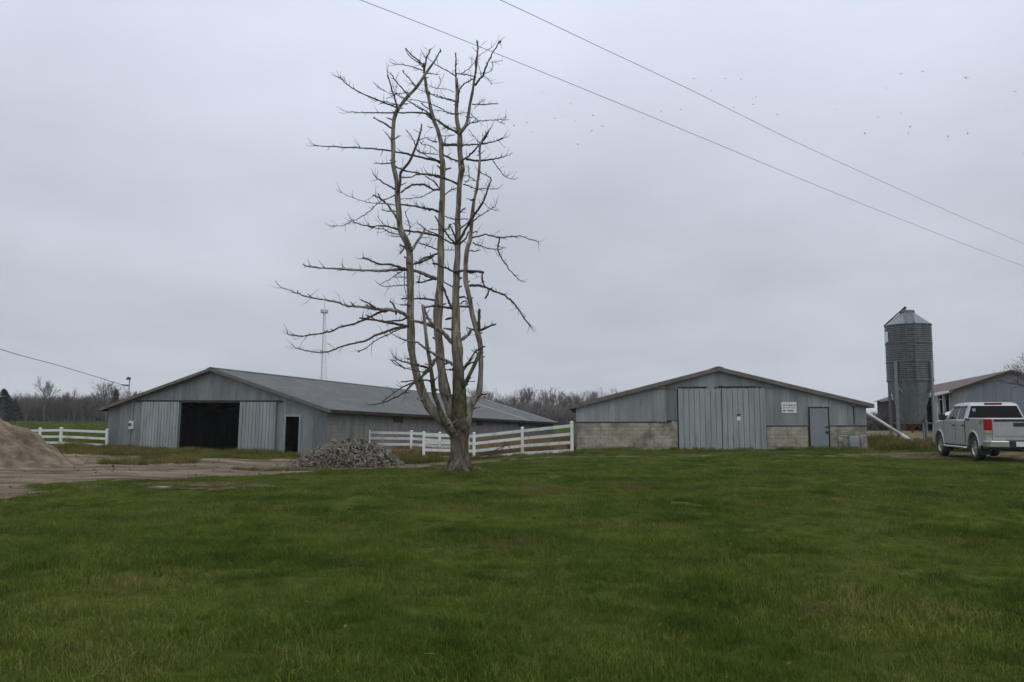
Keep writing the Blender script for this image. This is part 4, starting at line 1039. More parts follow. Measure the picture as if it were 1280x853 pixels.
 ('D', [(610, 188), (560, 212), (510, 230), (410, 240)], 6, 4, .6, -.1), ('D', [(672, 215), (700, 190), (745, 170)], 8, 6, .6, .1), ('D', [(635, 322), (600, 308), (570, 302), (520, 290), (480, 284), (400, 278)], 17, 11, .6, -.6), ('D', [(575, 315), (570, 305), (560, 300)], 12, 8, .4, .4), ('D', [(665, 345), (700, 360), (740, 363), (825, 367)], 7, 5, .55, -.3), ('D', [(765, 325), (780, 308), (800, 298)], 10, 6, .05, -.2),
 ('D', [(755, 500), (785, 450), (820, 390), (850, 345), (880, 300), (905, 260), (925, 210), (940, 165), (955, 120), (930, 96), (895, 85)], 20, 5, 0, -1.0), ('D', [(845, 378), (880, 352), (910, 330), (950, 305), (980, 288)], 9, 4, -.3, -.8), ('D', [(785, 152), (820, 160), (855, 182), (910, 178), (990, 182)], 9, 5, .1, -.7), ('D', [(868, 138), (845, 118), (820, 105), (790, 98)], 6, 4, -.35, -.1), ('D', [(790, 135), (815, 125), (820, 80), (815, 30)], 7, 4, .1, -.1), ('D', [(905, 262), (950, 300), (1000, 310)], 4, 2, -.7, -1.0),
 ('D', [(840, 480), (880, 468), (920, 464), (970, 472), (1010, 480), (1070, 472), (1130, 470), (1190, 485), (1242, 500)], 11, 5, -.3, -1.6), ('D', [(1008, 480), (1000, 515), (995, 550), (1015, 600), (1040, 640), (1080, 690), (1130, 742)], 11, 5, -.9, -1.6), ('D', [(842, 510), (880, 525), (920, 542), (990, 555)], 9, 5, -.3, -.9),
 ('D', [(750, 520), (735, 480), (718, 440), (698, 398)], 16, 8, 0, -.3), ('D', [(735, 515), (700, 480), (670, 440), (640, 395), (610, 350)], 14, 8, 0, -.5), ('D', [(735, 522), (680, 495), (620, 460), (560, 435), (500, 388)], 12, 6, 0, .5), ('D', [(760, 520), (800, 480), (815, 440)], 13, 9, 0, .3), ('D', [(768, 420), (790, 405), (815, 385)], 10, 6, 0, -.3), ('D', [(700, 430), (690, 410), (710, 395)], 9, 6, -.2, -.3), ('D', [(845, 450), (858, 442), (872, 446)], 8, 5, -.3, -.4),
 ('D', [(830, 250), (845, 245), (858, 240)], 10, 6, -.3, -.5), ('D', [(690, 425), (620, 430), (580, 425)], 7, 5, .2, .5),
 ('G', [(640, 200), (665, 200), (690, 206), (715, 216), (740, 226), (770, 246), (795, 275), (815, 305), (835, 332)], 9, 4, -.25, -1.4), ('G', [(680, 163), (682, 185), (687, 203)], 6, 3, -.4, -.5), ('G', [(688, 242), (698, 225), (702, 212)], 7, 4, -.5, -.6), ('G', [(610, 258), (628, 250), (632, 268)], 5, 3, 0, -.2), ('G', [(590, 155), (630, 152), (685, 158)], 9, 7, 0, -.5),
 ('G', [(430, 470), (400, 445), (385, 440)], 4, 2, -.6, -1.0), ('G', [(585, 205), (560, 190), (545, 185)], 5, 3, .1, .4), ('G', [(520, 105), (490, 120), (462, 130)], 9, 8, .5, -.5),
]
def add_twigs(mb, q, qr, outer, n):
    L = sum((q[i + 1] - q[i]).length for i in range(len(q) - 1))
    for _ in range(n):
        i = rt.randrange(int(len(q) * outer), len(q) - 1)
        t = (q[i + 1] - q[i]).normalized()
        a = Vector((rt.gauss(0, 1), rt.gauss(0, 1), rt.gauss(.35, .8))); a = (a - t * a.dot(t)).normalized()
        ln = rt.choice((.05, .07, .1, .16, .25)) * rt.uniform(.6, 1.5)
        r0 = min(qr[i] * .6, .010 + ln * .016)
        d = (t * rt.uniform(.3, 1.0) + a).normalized()
        m = q[i] + d * ln * .5 + Vector((rt.uniform(-.1, .1), rt.uniform(-.1, .1), rt.uniform(-.05, .1))) * ln
        mb.tube([q[i], m, m + (d + Vector((rt.uniform(-.3, .3), rt.uniform(-.3, .3), rt.uniform(0, .4)))).normalized() * ln * .5], [r0, r0 * .75, .0035], 4, True)

for v, pts, w0, w1, d0, d1 in BR:
    sc = VIEWS[v][2]; p = tree_pts(v, pts, d0, d1); n = len(p)
    rr_ = [max(px_r(w0 + (w1 - w0) * i / (n - 1), sc), .008) for i in range(n)]
    for i in range(1, n): p[i] = p[i] + Vector((0, rt.uniform(-.08, .08), 0))
    q, qr = sm_line(p, rr_, 5)
    for i in range(1, len(q) - 1):
        q[i] = q[i] + Vector((rt.uniform(-1, 1), rt.uniform(-1, 1), rt.uniform(-1, 1))) * .012
        qr[i] *= rt.uniform(.85, 1.18)
    mb = MB(); mb.tube(q, qr, 7, True)
    L = sum((q[i + 1] - q[i]).length for i in range(len(q) - 1))
    add_twigs(mb, q, qr, .2, int(1 + L * 7))
    for _ in range(int(L * 1.7 + .3)):                       # hair-fine spiky twigs
        i = rt.randrange(int(len(q) * .3), len(q) - 1); t = (q[i + 1] - q[i]).normalized()
        d = (t * rt.uniform(.4, 1.1) + Vector((rt.gauss(0, .6), rt.gauss(0, .6), rt.gauss(.15, .6)))).normalized(); l = rt.uniform(.12, .45)
        a = q[i] + d * l * .5 + Vector((rt.uniform(-.06, .06), rt.uniform(-.06, .06), rt.uniform(-.02, .06))) * l * 2
        e = a + (d + Vector((rt.uniform(-.4, .4), rt.uniform(-.4, .4), rt.uniform(-.3, .4)))).normalized() * l * .5
        mb.tube([q[i], a, e], [.0070, .0052, .003], 3, False)
        if l > .28: mb.tube([a, a + (d + Vector((rt.uniform(-.9, .9), rt.uniform(-.9, .9), rt.uniform(-.5, .7)))).normalized() * l * .4], [.0045, .003], 3, False)
    if L > .8 and w1 <= 5:                                   # fine forked tip
        t = (q[-1] - q[-2]).normalized()
        for _ in range(3):
            d = (t + Vector((rt.uniform(-.7, .7), rt.uniform(-.7, .7), rt.uniform(-.3, .7)))).normalized(); l = rt.uniform(.15, .4)
            mb.tube([q[-1], q[-1] + d * l * .5, q[-1] + (d + Vector((0, 0, .2))) * l], [.008, .006, .0035], 4, True)
    mb.build("branch", M['branch'] if w0 / sc < 4.4 else M['bark'], tree, smooth=True)

# fallen limbs at the foot of the fence
fb = empty("fallen_branch", (at(612, 575, 36.5).x, 36.5, h1(at(612, 575, 36.5).x, 36.5)))
tag(fb, "broken grey branches lying in the grass against the white fence", "branch")
for pts, r0 in (([(-.7, .0, .05), (-.1, .05, .22), (.4, .1, .42), (.75, .1, .60)], .028), ([(-.2, -.1, .05), (.4, 0, .30), (.72, .05, .62), (.62, .1, .75)], .02), ([(-.9, -.2, .04), (0, -.3, .06), (.8, -.25, .12)], .035), ([(.75, .1, .6), (.9, .1, .42), (1.0, .1, .30)], .016)):
    mb = MB(); q, qr = sm_line([Vector(p) for p in pts], [r0 * (1 - .5 * i / len(pts)) for i in range(len(pts))], 4); mb.tube(q, qr, 6); add_twigs(mb, q, qr, .1, 5); mb.build("stick", M['branch'], fb)

# ---------------------------------------------------------------- silo
def build_silo():
    c = at(1141, 551, 46.0); z0 = h1(c.x, 46.0)
    r = empty("feed_silo", (c.x, 46.0, z0), (0, 0, -R(25.6))); tag(r, "grey corrugated steel feed silo on legs with a cone top", "silo")
    Rr = 1.19
    zt = at(1134, 407, 46).z - z0; zb = at(1134, 476, 46).z - z0; zh = .98
    prof = []; n = 30
    for i in range(n * 4 + 1):
        z = zb + (zt - zb) * i / (n * 4)
        prof.append((Rr + .02 * math.sin(2 * PI * i / 4), z))
    mb = MB(); mb.lathe(prof, 56); mb.build("body", M['galv_dark'], r, smooth=True)
    mb = MB()
    for k in range(3):
        z = zb + (zt - zb) * (k + 1) / 3.0; mb.lathe([(Rr + .018, z - .03), (Rr + .028, z - .025), (Rr + .028, z + .005), (Rr + .018, z + .01)], 56)
    mb.lathe([(Rr + .01, zb - .06), (Rr + .03, zb - .05), (Rr + .03, zb + .03), (Rr + .01, zb + .04)], 56); split_build(mb, "ring_band", M['galv_dark'], r, smooth=False)
    # roof cone in sectors
    zc = at(1134, 392, 46).z - z0; rc = .36
    for k in range(14):
        a0, a1 = 2 * PI * k / 14, 2 * PI * (k + 1) / 14
        mb = MB(); v = []
        for a in (a0, (a0 + a1) / 2, a1):
            for (rr_, z) in ((Rr + .05, zt - .02), (rc, zc)):
                lift = .018 if a in (a0, a1) else 0
                v.append((rr_ * math.cos(a), rr_ * math.sin(a), z + lift))
        mb.add(v, [(0, 2, 3, 1), (2, 4, 5, 3)]); mb.build("roof_sector", M['leg_steel'], r, fix=False)
    mb = MB(); mb.lathe([(rc + .02, zc - .05), (rc + .03, zc + .1), (rc + .0, zc + .16), (.02, zc + .21)], 24); mb.build("roof_lid", M['galv_dark'], r)
    mb = MB(); mb.bar((-Rr - .02, -.25, zt + .0), (-.14, -.15, zc + .30), .07, .07); mb.box((-.12, -.15, zc + .27), (.14, .14, .2), (0, .6, 0)); mb.build("lid_rod", M['black'], r)
    # hopper
    mb = MB(); mb.lathe([(Rr - .01, zb), (Rr - .05, zb - .14), (.56, zh + .22), (.52, zh + .10), (.28, zh)], 40); mb.build("hopper", M['leg_steel'], r, smooth=False)
    mb = MB(); mb.lathe([(.24, zh + .02), (.22, zh - .12), (.07, zh - .40), (.05, zh - .52)], 14); mb.build("boot", M['rust'], r)
    # legs
    a0 = math.atan2(-1.13, -.71)
    zl = zb + 1.05
    for k in range(4):
        a = a0 + k * PI / 2; x, y = (Rr + .06) * math.cos(a), (Rr + .06) * math.sin(a)
        mb = MB(); m = Matrix.Rotation(a, 3, 'Z')
        mb.box((x, y, zl / 2 - .05), (.08, .12, zl + .1), m); mb.box((x + .05 * math.cos(a), y + .05 * math.sin(a), zl / 2 - .05), (.02, .18, zl + .1), m)
        mb.box((x, y, .0), (.26, .26, .05), m)
        mb.build("leg", M['leg_steel'], r)
    P4 = [Vector(((Rr + .05) * math.cos(a0 + k * PI / 2), (Rr + .05) * math.sin(a0 + k * PI / 2), 0)) for k in range(4)]
    for k in range(4):
        a, b = P4[k], P4[(k + 1) % 4]
        mb = MB(); mb.bar(a + Vector((0, 0, zb - .3)), a * .42 + b * .30 + Vector((0, 0, zb - 1.25)), .04, .06); mb.build("brace", M['galv'], r)
        mb = MB(); mb.bar(a + Vector((0, 0, 1.0)), b + Vector((0, 0, 1.0)), .04, .07); mb.build("brace", M['galv_dark'], r)
    # ladder on the front
    la = -PI / 2 + .10
    def lp(s, z, rad): return Vector((rad * math.cos(la) + s * .20 * -math.sin(la), rad * math.sin(la) + s * .20 * math.cos(la), z))
    lad = empty("ladder"); lad.parent = r
    mb = MB()
    for s in (-1, 1):
        mb.bar(lp(s, 1.3, .85), lp(s, zb - .1, Rr + .02), .03, .05); mb.bar(lp(s, zb - .1, Rr + .09), lp(s, zt + .05, Rr + .09), .03, .05, (1, 0, 0)); mb.bar(lp(s, zt + .05, Rr + .09), lp(s, zc + .05, .42), .03, .05)
    split_build(mb, "ladder_rail", M['galv_dark'], lad)
    z = 1.4
    while z < zt:
        rad = (Rr + .09) if z > zb - .1 else .85 + (Rr + .02 - .85) * (z - 1.3) / (zb - 1.4)
        mb = MB(); mb.bar(lp(-1, z, rad), lp(1, z, rad), .028, .028); mb.build("rung", M['galv_dark'], lad); z += .30
    for t in (.2, .45, .7, .95):
        rad = Rr + .09 + (.42 - Rr - .09) * t; zz = zt + .05 + (zc - zt) * t
        mb = MB(); mb.bar(lp(-1, zz, rad), lp(1, zz, rad), .03, .03); mb.build("rung", M['galv'], lad)
    # pale plate near the top left
    mb = MB(); n = 6; aa = [PI + .08 + .50 * i / n for i in range(n + 1)]; zz0, zz1 = zt - .95, zt - .36
    v = [((Rr + .035) * math.cos(a), (Rr + .035) * math.sin(a), z) for a in aa for z in (zz0, zz1)] + [((Rr + .02) * math.cos(a), (Rr + .02) * math.sin(a), z) for a in aa for z in (zz0, zz1)]
    k = 2 * (n + 1)
    f = [(2 * i, 2 * i + 2, 2 * i + 3, 2 * i + 1) for i in range(n)] + [(0, 1, k + 1, k), (k - 2, k - 1, 2 * k - 1, 2 * k - 2)]
    mb.add(v, f); mb.build("name_plate", M['white_paint'], r)
    # motor and side pipe by the right legs
    mb = MB(); mb.tube([(.55, -.2, .05), (.55, -.2, 1.0)], .05, 8); mb.tube([(.72, .1, .05), (.72, .1, 1.1)], .05, 8); split_build(mb, "drop_pipe", M['galv'], r)
    return r
build_silo()
# white feed pipe
pp = [at(1079, 512, 45.4), at(1087, 518.5, 45.2), at(1126, 543, 45.2), at(1132, 548.5, 45.2)]
fp = empty("feed_pipe", pp[3]); tag(fp, "white sloping feed pipe from the silo boot to the block barn", "pipe")
mb = MB(); mb.tube([p - pp[3] for p in pp[:3]], .085, 12); mb.build("pipe", M['white_vinyl'], fp, smooth=True)
mb = MB(); mb.tube([pp[2] - pp[3], Vector((.10, 0, -.02)), Vector((.32, 0, -.12)), Vector((.40, 0, -.26))], [.1, .12, .12, .10], 12); mb.build("elbow", M['white_vinyl'], fp, smooth=True)

# ---------------------------------------------------------------- vehicles
def make_wheel(name, parent, c, rad, width, spokes=6, side=-1):
    """wheel in the y-z plane; side = direction of the outer face along x"""
    w = empty(name, c); w.parent = parent
    def rot(mb): mb.v = [(side * v[2], v[1], -v[0]) for v in mb.v]; return mb
    h = width / 2; ri = rad * .62
    mb = MB(); mb.lathe([(ri, -h + .02), (ri + .04, -h), (rad - .06, -h), (rad - .012, -h + .035), (rad, -h + .07), (rad, h - .07), (rad - .012, h - .035), (rad - .06, h), (ri + .04, h), (ri, h - .02), (ri, -h + .02)], 36)
    rot(mb).build("tyre", M['rubber'], w, smooth=True)
    mb = MB(); mb.lathe([(ri, h - .015), (ri - .02, h - .01), (ri - .035, h - .05), (ri - .04, -h + .04), (.02, -h + .04)], 28)
    mb.lathe([(.075, h - .07), (.07, h - .02), (.0, h - .015)], 16)
    for k in range(spokes):
        a = 2 * PI * k / spokes + .3
        m = Matrix.Rotation(a, 3, 'Z')
        mb.box(m @ Vector((ri * .5, 0, h - .055)), (ri * .98, .075, .05), m)
    rot(mb).build("rim", M['alloy'], w)
    return w

def profile_body(name, mat, parent, top, bottom_z, hx, arches, ar, bev=.05):
    """side outline (y,z) extruded over the width with open wheel arches"""
    poly = list(top)                                  # from rear bottom over the top to front bottom
    for yc, zc in arches:                              # front arch first
        a0 = math.asin(max(-1, min(1, (bottom_z - zc) / ar)))
        for k in range(13):
            a = a0 + (PI - 2 * a0) * k / 12
            poly.append((yc + ar * math.cos(a), zc + ar * math.sin(a)))
    mb = MB(); mb.prism(poly, 'x', -hx, hx)
    return mb.build(name, mat, parent, bevel=bev, seg=3)

def cabin(name, mat, parent, rings, bev=.03):
    """rings: (z, y_rear, y_front, half_width)"""
    mb = MB(); v = []; f = []
    for z, y0, y1, hx in rings: v += [(-hx, y0, z), (hx, y0, z), (hx, y1, z), (-hx, y1, z)]
    for i in range(len(rings) - 1):
        for k in range(4): f.append((4 * i + k, 4 * i + (k + 1) % 4, 4 * i + 4 + (k + 1) % 4, 4 * i + 4 + k))
    f.append((0, 3, 2, 1)); n = 4 * (len(rings) - 1); f.append((n, n + 1, n + 2, n + 3))
    mb.add(v, f); return mb.build(name, mat, parent, bevel=bev, seg=3)

def pane(name, mat, parent, quad, off=.006, th=.012):
    """a pane from 4+ coplanar-ish corners, set proud of the body along its normal"""
    q = [Vector(p) for p in quad]; n = (q[1] - q[0]).cross(q[-1] - q[0]).normalized()
    k = len(q); mb = MB()
    mb.add([p + n * off for p in q] + [p + n * (off - th) for p in q], [tuple(range(k)), tuple(range(2 * k - 1, k - 1, -1))] + [(i, (i + 1) % k, k + (i + 1) % k, k + i) for i in range(k)])
    return mb.build(name, mat, parent)

def lerp(a, b, t): return a + (b - a) * t

def build_truck():
    ra = at(1233, 560, 27.0)
    yaw = -R(11.0)
    fw = Vector((-math.sin(yaw), math.cos(yaw), 0)); rt_ = Vector((math.cos(yaw), math.sin(yaw), 0))
    o = Vector((ra.x, 27.0, 0)) + fw * 1.15 + rt_ * 1.0
    o.z = 0.15
    r = empty("pickup_truck", o, (0, 0, yaw)); tag(r, "silver crew cab pickup truck seen from behind at the lawn edge", "pickup truck")
    Z = 1.05
    def z(v): return v * Z
    top = [(-1.06, z(.56)), (-1.10, z(.62)), (-1.12, z(1.33)), (-1.05, z(1.365)), (.78, z(1.365)), (.80, z(1.31)), (2.98, z(1.31)), (3.15, z(1.30)), (4.1, z(1.22)), (4.42, z(1.12)), (4.52, z(.95)), (4.52, z(.60)), (4.40, z(.46))]
    WR = .41
    body = profile_body("body", M['silver'], r, top, z(.46), 1.0, [(3.645, .43), (0, .43)], .53, .055)
    mb = MB(); mb.span((-.72, -1.0, .40), (.72, 4.3, z(.98))); mb.build("underbody", M['black'], r)
    rings = [(z(1.27), .80, 3.04, .965), (z(1.77), .93, 2.56, .79), (z(1.84), .98, 2.46, .755), (z(1.885), 1.12, 2.28, .62)]
    cabin("cab", M['silver'], r, rings, .035)
    # bed rail cap and dark bed lining
    mb = MB(); mb.span((-.86, -.98, z(1.362)), (.86, .74, z(1.372))); mb.build("bed_cover", M['black'], r)
    def side_pt(s, y, v):
        zz = lerp(rings[0][0], rings[1][0], v); x = lerp(rings[0][3], rings[1][3], v); return (s * x, y, zz)
    for s in (-1, 1):
        rev = (lambda q: q if s > 0 else q[::-1])
        pane("side_window", M['glass'], r, rev([side_pt(s, 1.80, .10), side_pt(s, 2.78, .10), side_pt(s, 2.42, .93), side_pt(s, 1.80, .93)]))
        pane("side_window", M['glass'], r, rev([side_pt(s, 1.04, .10), side_pt(s, 1.70, .10), side_pt(s, 1.70, .93), side_pt(s, 1.10, .93)]))
        for y0, y1 in ((1.80, 2.46), (1.07, 1.70)):
            pane("window_visor", M['black'], r, rev([side_pt(s, y0, .86), side_pt(s, y1 + (.02 if y1 > 2 else 0), .86), side_pt(s, y1, .98), side_pt(s, y0, .98)]), .03, .02)
        # doors
        for (y0, y1) in ((1.77, 3.02), (.78, 1.74)):
            mb = MB(); mb.prism([(y0, z(.53)), (y1, z(.53)), (y1, z(1.27)), (y0, z(1.27))], 'x', s * .99, s * 1.012); d = mb.build("door", M['silver'], r, bevel=.012)
            mb = MB(); mb.box((s * 1.03, y0 + .15, z(1.12)), (.035, .2, .05)); mb.build("door_handle", M['black'], d, bevel=.01)
            mb = MB(); mb.box((s * 1.016, (y0 + y1) / 2, z(.74)), (.02, y1 - y0 - .06, .035)); mb.build("door_molding", M['silver'], d)
        mb = MB(); mb.box((s * 1.13, 2.80, z(1.40)), (.22, .10, .24)); mb.bar((s * .95, 2.82, z(1.33)), (s * 1.06, 2.80, z(1.35)), .05, .05); mb.build("mirror", M['black'], r, bevel=.025)
        mb = MB(); mb.tube([(s * 1.0, .62, .41), (s * 1.06, .72, .41), (s * 1.06, 2.95, .41), (s * 1.0, 3.05, .41)], .042, 10); mb.build("step_bar", M['chrome'], r)
        for yc in (0, 3.645):
            mb = MB(); mb.tube([(s * 1.0, yc + .55 * math.cos(a), .43 + .55 * math.sin(a)) for a in np.linspace(-.05, PI + .05, 18)], .035, 6); mb.build("wheel_arch", M['silver'], r, smooth=True)
            mb = MB(); mb.span((s * .98, yc - .62, .22), (s * .70, yc - .58, .62)); mb.build("mud_flap", M['black'], r)
        make_wheel("wheel", r, (s * .86, 0, WR), WR, .27, 6, s); make_wheel("wheel", r, (s * .86, 3.645, WR), WR, .27, 6, s)
        for y in (.785, 1.755, 3.03):
            mb = MB(); mb.box((s * 1.006, y, z(.92)), (.012, .022, z(.74))); mb.build("panel_gap", M['black'], r)
        # lamps
        mb = MB(); mb.span((s * .80, -1.155, z(.98)), (s * 1.012, -1.0, z(1.335))); t = mb.build("tail_light", M['tail_red'], r, bevel=.02)
        mb = MB(); mb.span((s * .80, -1.150, z(.89)), (s * 1.010, -1.0, z(.978))); mb.build("tail_light_lens", M['lens_amber'], t, bevel=.01)
        mb = MB(); mb.span((s * .55, 4.40, z(.86)), (s * .98, 4.54, z(1.08))); mb.build("headlight", M['chrome'], r, bevel=.02)
        f = MB(); f.box((s * 1.004, .50, z(1.315)), (.02, .36, .075)); f.build("bed_badge", M['black'], r)
    pane("rear_window", M['glass_dark'], r, [(lerp(-.965, -.80, .12) * .93, lerp(.80, .93, .12), lerp(rings[0][0], rings[1][0], .12)), (lerp(.965, .80, .12) * .93, lerp(.80, .93, .12), lerp(rings[0][0], rings[1][0], .12)),
                                             (.80 * .90, .925, rings[1][0] * .995), (-.80 * .90, .925, rings[1][0] * .995)], .012)
    pane("windshield", M['glass_dark'], r, [(.90, 3.0, z(1.30)), (-.90, 3.0, z(1.30)), (-.74, 2.56, z(1.74)), (.74, 2.56, z(1.74))])
    pane("window_sticker", M['blue_sticker'], r, [(-.70, .885, z(1.58)), (-.60, .885, z(1.58)), (-.60, .91, z(1.67)), (-.70, .91, z(1.67))], .022, .008)
    mb = MB(); mb.span((-.28, .93, z(1.81)), (.28, 1.04, z(1.865))); mb.build("brake_light", M['tail_red'], r, bevel=.015)
    # tailgate
    mb = MB(); mb.span((-.79, -1.145, z(.67)), (.79, -1.10, z(1.35))); tg = mb.build("tailgate", M['silver'], r, bevel=.02)
    mb = MB(); mb.span((-.74, -1.16, z(1.255)), (.74, -1.14, z(1.325))); mb.build("spoiler_strip", M['black'], tg)
    mb = MB(); mb.span((-.17, -1.158, z(1.10)), (.17, -1.14, z(1.215))); mb.build("tailgate_handle", M['black'], tg, bevel=.008)
    mb = MB(); mb.span((-.74, -1.150, z(.80)), (.74, -1.142, z(.812))); mb.build("crease", M['galv_dark'], tg)
    # bumper
    for s in (-1, 1):
        mb = MB(); mb.prism([(s * .36, -1.30), (s * .9, -1.28), (s * 1.01, -1.15), (s * 1.01, -.85), (s * .96, -.85), (s * .36, -1.10)], 'z', z(.46), z(.66)); mb.build("bumper", M['chrome'], r, bevel=.02)
    mb = MB(); mb.span((-.358, -1.27, z(.45)), (.358, -1.09, z(.655))); mb.build("bumper_step", M['black'], r)
    mb = MB(); mb.span((-.16, -1.29, z(.49)), (.16, -1.272, z(.64))); mb.build("license_plate", M['white_paint'], r)
    mb = MB(); mb.span((-.95, -1.1, z(.40)), (.95, -.7, z(.55))); mb.tube([(0, -1.1, .38), (0, -1.36, .38)], .04, 8); mb.build("hitch", M['black'], r)
    mb = MB(); mb.lathe([(.05, .40), (.36, .36), (.38, .44), (.36, .52), (.05, .50)], 24, (0, -.62, 0)); mb.build("spare_tyre", M['rubber'], r)
    mb = MB(); mb.span((-.70, 4.50, z(.70)), (.70, 4.55, z(1.06))); mb.build("grille", M['black'], r)
    mb = MB(); mb.span((-1.0, 4.45, z(.44)), (1.0, 4.62, z(.64))); mb.build("front_bumper", M['chrome'], r, bevel=.03)
    # red lettering on the bedside
    fc = bpy.data.curves.new("decal", 'FONT'); fc.body = "Z71"; fc.size = .17; fc.extrude = .002; fc.align_x = 'CENTER'
    ft = bpy.data.objects.new("decal_text", fc); me_ = bpy.data.meshes.new_from_object(ft); bpy.data.objects.remove(ft); me_.name = "decal"
    me_.materials.clear(); me_.materials.append(M['red_mark'])
    fo = bpy.data.objects.new("decal", me_); COL.objects.link(fo); fo.parent = r
    fo.matrix_local = Matrix.Translation((-1.004, -.72, z(1.17))) @ Matrix.Rotation(-PI / 2, 4, 'Z') @ Matrix.Rotation(PI / 2, 4, 'X')
build_truck()

def build_suv():
    p = at(1169, 540, 36.0)
    r = empty("parked_suv", (p.x + 1.82, 36.8, h1(p.x + 1.5, 36.8) + .06), (0, 0, -R(84))); tag(r, "white sport utility vehicle mostly hidden behind the silver pickup", "car")
    top = [(-.85, .45), (-.92, .62), (-.93, 1.0), (-.90, 1.12), (2.55, 1.10), (3.4, 1.0), (3.62, .86), (3.66, .55), (3.58, .40)]
    profile_body("body", M['car_white'], r, top, .38, .92, [(2.75, .36), (0, .36)], .42, .06)
    mb = MB(); mb.span((-.7, -.7, .3), (.7, 3.4, .8)); mb.build("underbody", M['black'], r)
    rings = [(1.08, -.90, 2.55, .90), (1.55, -.62, 1.85, .74), (1.66, -.50, 1.66, .69), (1.71, -.3, 1.45, .55)]
    cabin("cabin", M['car_white'], r, rings, .04)
    def sp(s, y, v): return (s * lerp(.90, .74, v), y, lerp(1.08, 1.55, v))
    for s in (-1, 1):
        rev = (lambda q: q if s > 0 else q[::-1])
        for a, b, c_, d in ((-.62, .22, .22, -.42), (.30, 1.10, 1.10, .30), (1.18, 2.15, 1.68, 1.18)):
            pane("side_window", M['glass_dark'], r, rev([sp(s, a, .08), sp(s, b, .08), sp(s, c_, .92), sp(s, d, .92)]))
        for yc in (0, 2.75): make_wheel("wheel", r, (s * .80, yc, .36), .36, .23, 5, s)
        mb = MB(); mb.span((s * .70, -.95, .82), (s * .925, -.8, 1.08)); mb.build("tail_light", M['tail_red'], r, bevel=.02)
        mb = MB(); mb.span((s * .60, 3.50, .72), (s * .90, 3.66, .88)); mb.build("headlight", M['chrome'], r, bevel=.02)
        mb = MB(); mb.box((s * 1.0, 2.05, 1.18), (.18, .1, .16)); mb.build("mirror", M['car_white'], r, bevel=.03)
        mb = MB(); mb.box((s * .93, 1.14, .75), (.012, .012, .62)); mb.box((s * .93, .26, .75), (.012, .012, .62)); split_build(mb, "door_seam", M['black'], r)
    pane("rear_window", M['glass_dark'], r, [(-.74, -.86, 1.14), (.74, -.86, 1.14), (.64, -.64, 1.51), (-.64, -.64, 1.51)])
    pane("windshield", M['glass_dark'], r, [(.78, 2.46, 1.14), (-.78, 2.46, 1.14), (-.66, 1.92, 1.50), (.66, 1.92, 1.50)])
build_suv()

# ---------------------------------------------------------------- sand heap and rubble heap
def build_sand():
    xs = np.arange(-30, -11.5, .11); ys = np.arange(22.5, 35, .11)
    X, Y = np.meshgrid(xs, ys)
    def cone(cx, cy, h, rx, ry, p=1.0):
        d = np.sqrt(((X - cx) / rx) ** 2 + ((Y - cy) / ry) ** 2)
        return h * (1 - d ** p)
    a = cone(-19.4, 28.3, 2.95, 4.5, 4.4, .95); b = cone(-23, 29.5, 3.1, 5, 4.5, .95); c = cone(-16.9, 28.7, 1.15, 1.95, 2.4, 1.0); d = cone(-18.2, 26.6, .5, 2.4, 2.0, 1.0)
    k = .12
    S_ = k * np.log(np.exp(a / k) + np.exp(b / k) + np.exp(c / k) + np.exp(d / k) + 1)
    N = np.zeros_like(X)
    for i in range(X.shape[0]):
        for j in range(X.shape[1]):
            if S_[i, j] > .01:
                p = Vector((X[i, j], Y[i, j] * .8, 0)); p += Vector((mnoise.noise(p * .7 + Vector((9, 0, 0))), 0, 0)) * .6; N[i, j] = -.26 * abs(mnoise.noise(Vector((p.x * 1.5 - p.y * .6, p.y * .35, 4)))) + .20 * mnoise.noise(p * .8) + .13 * mnoise.noise(p * 2.2) + .08 * mnoise.noise(p * 5) + .05 * mnoise.noise(p * 11)
    Zp = S_ - .10
    Zp = Zp + N * np.clip(Zp * 3, 0, 1)
    Z = H(X, Y) + Zp
    nx = len(xs); idx = np.arange(X.size).reshape(X.shape)
    ok = Zp > -.06
    fs = []
    for i in range(X.shape[0] - 1):
        for j in range(nx - 1):
            if ok[i, j] or ok[i + 1, j] or ok[i, j + 1] or ok[i + 1, j + 1]: fs.append((idx[i, j], idx[i, j + 1], idx[i + 1, j + 1], idx[i + 1, j]))
    used = sorted({q for f in fs for q in f}); rem = {q: i for i, q in enumerate(used)}
    o0 = Vector((-19, 28, 0)); xf, yf, zf = X.ravel(), Y.ravel(), Z.ravel()
    mb = MB(); mb.v = [(xf[q] - o0.x, yf[q] - o0.y, zf[q]) for q in used]; mb.f = [tuple(rem[q] for q in f) for f in fs]
    o = mb.build("sand_heap", M['sand'], None, smooth=True, fix=False); o.location = o0
    tag(o, "large heap of tan sand and soil beside the dirt drive", "sand heap")
build_sand()

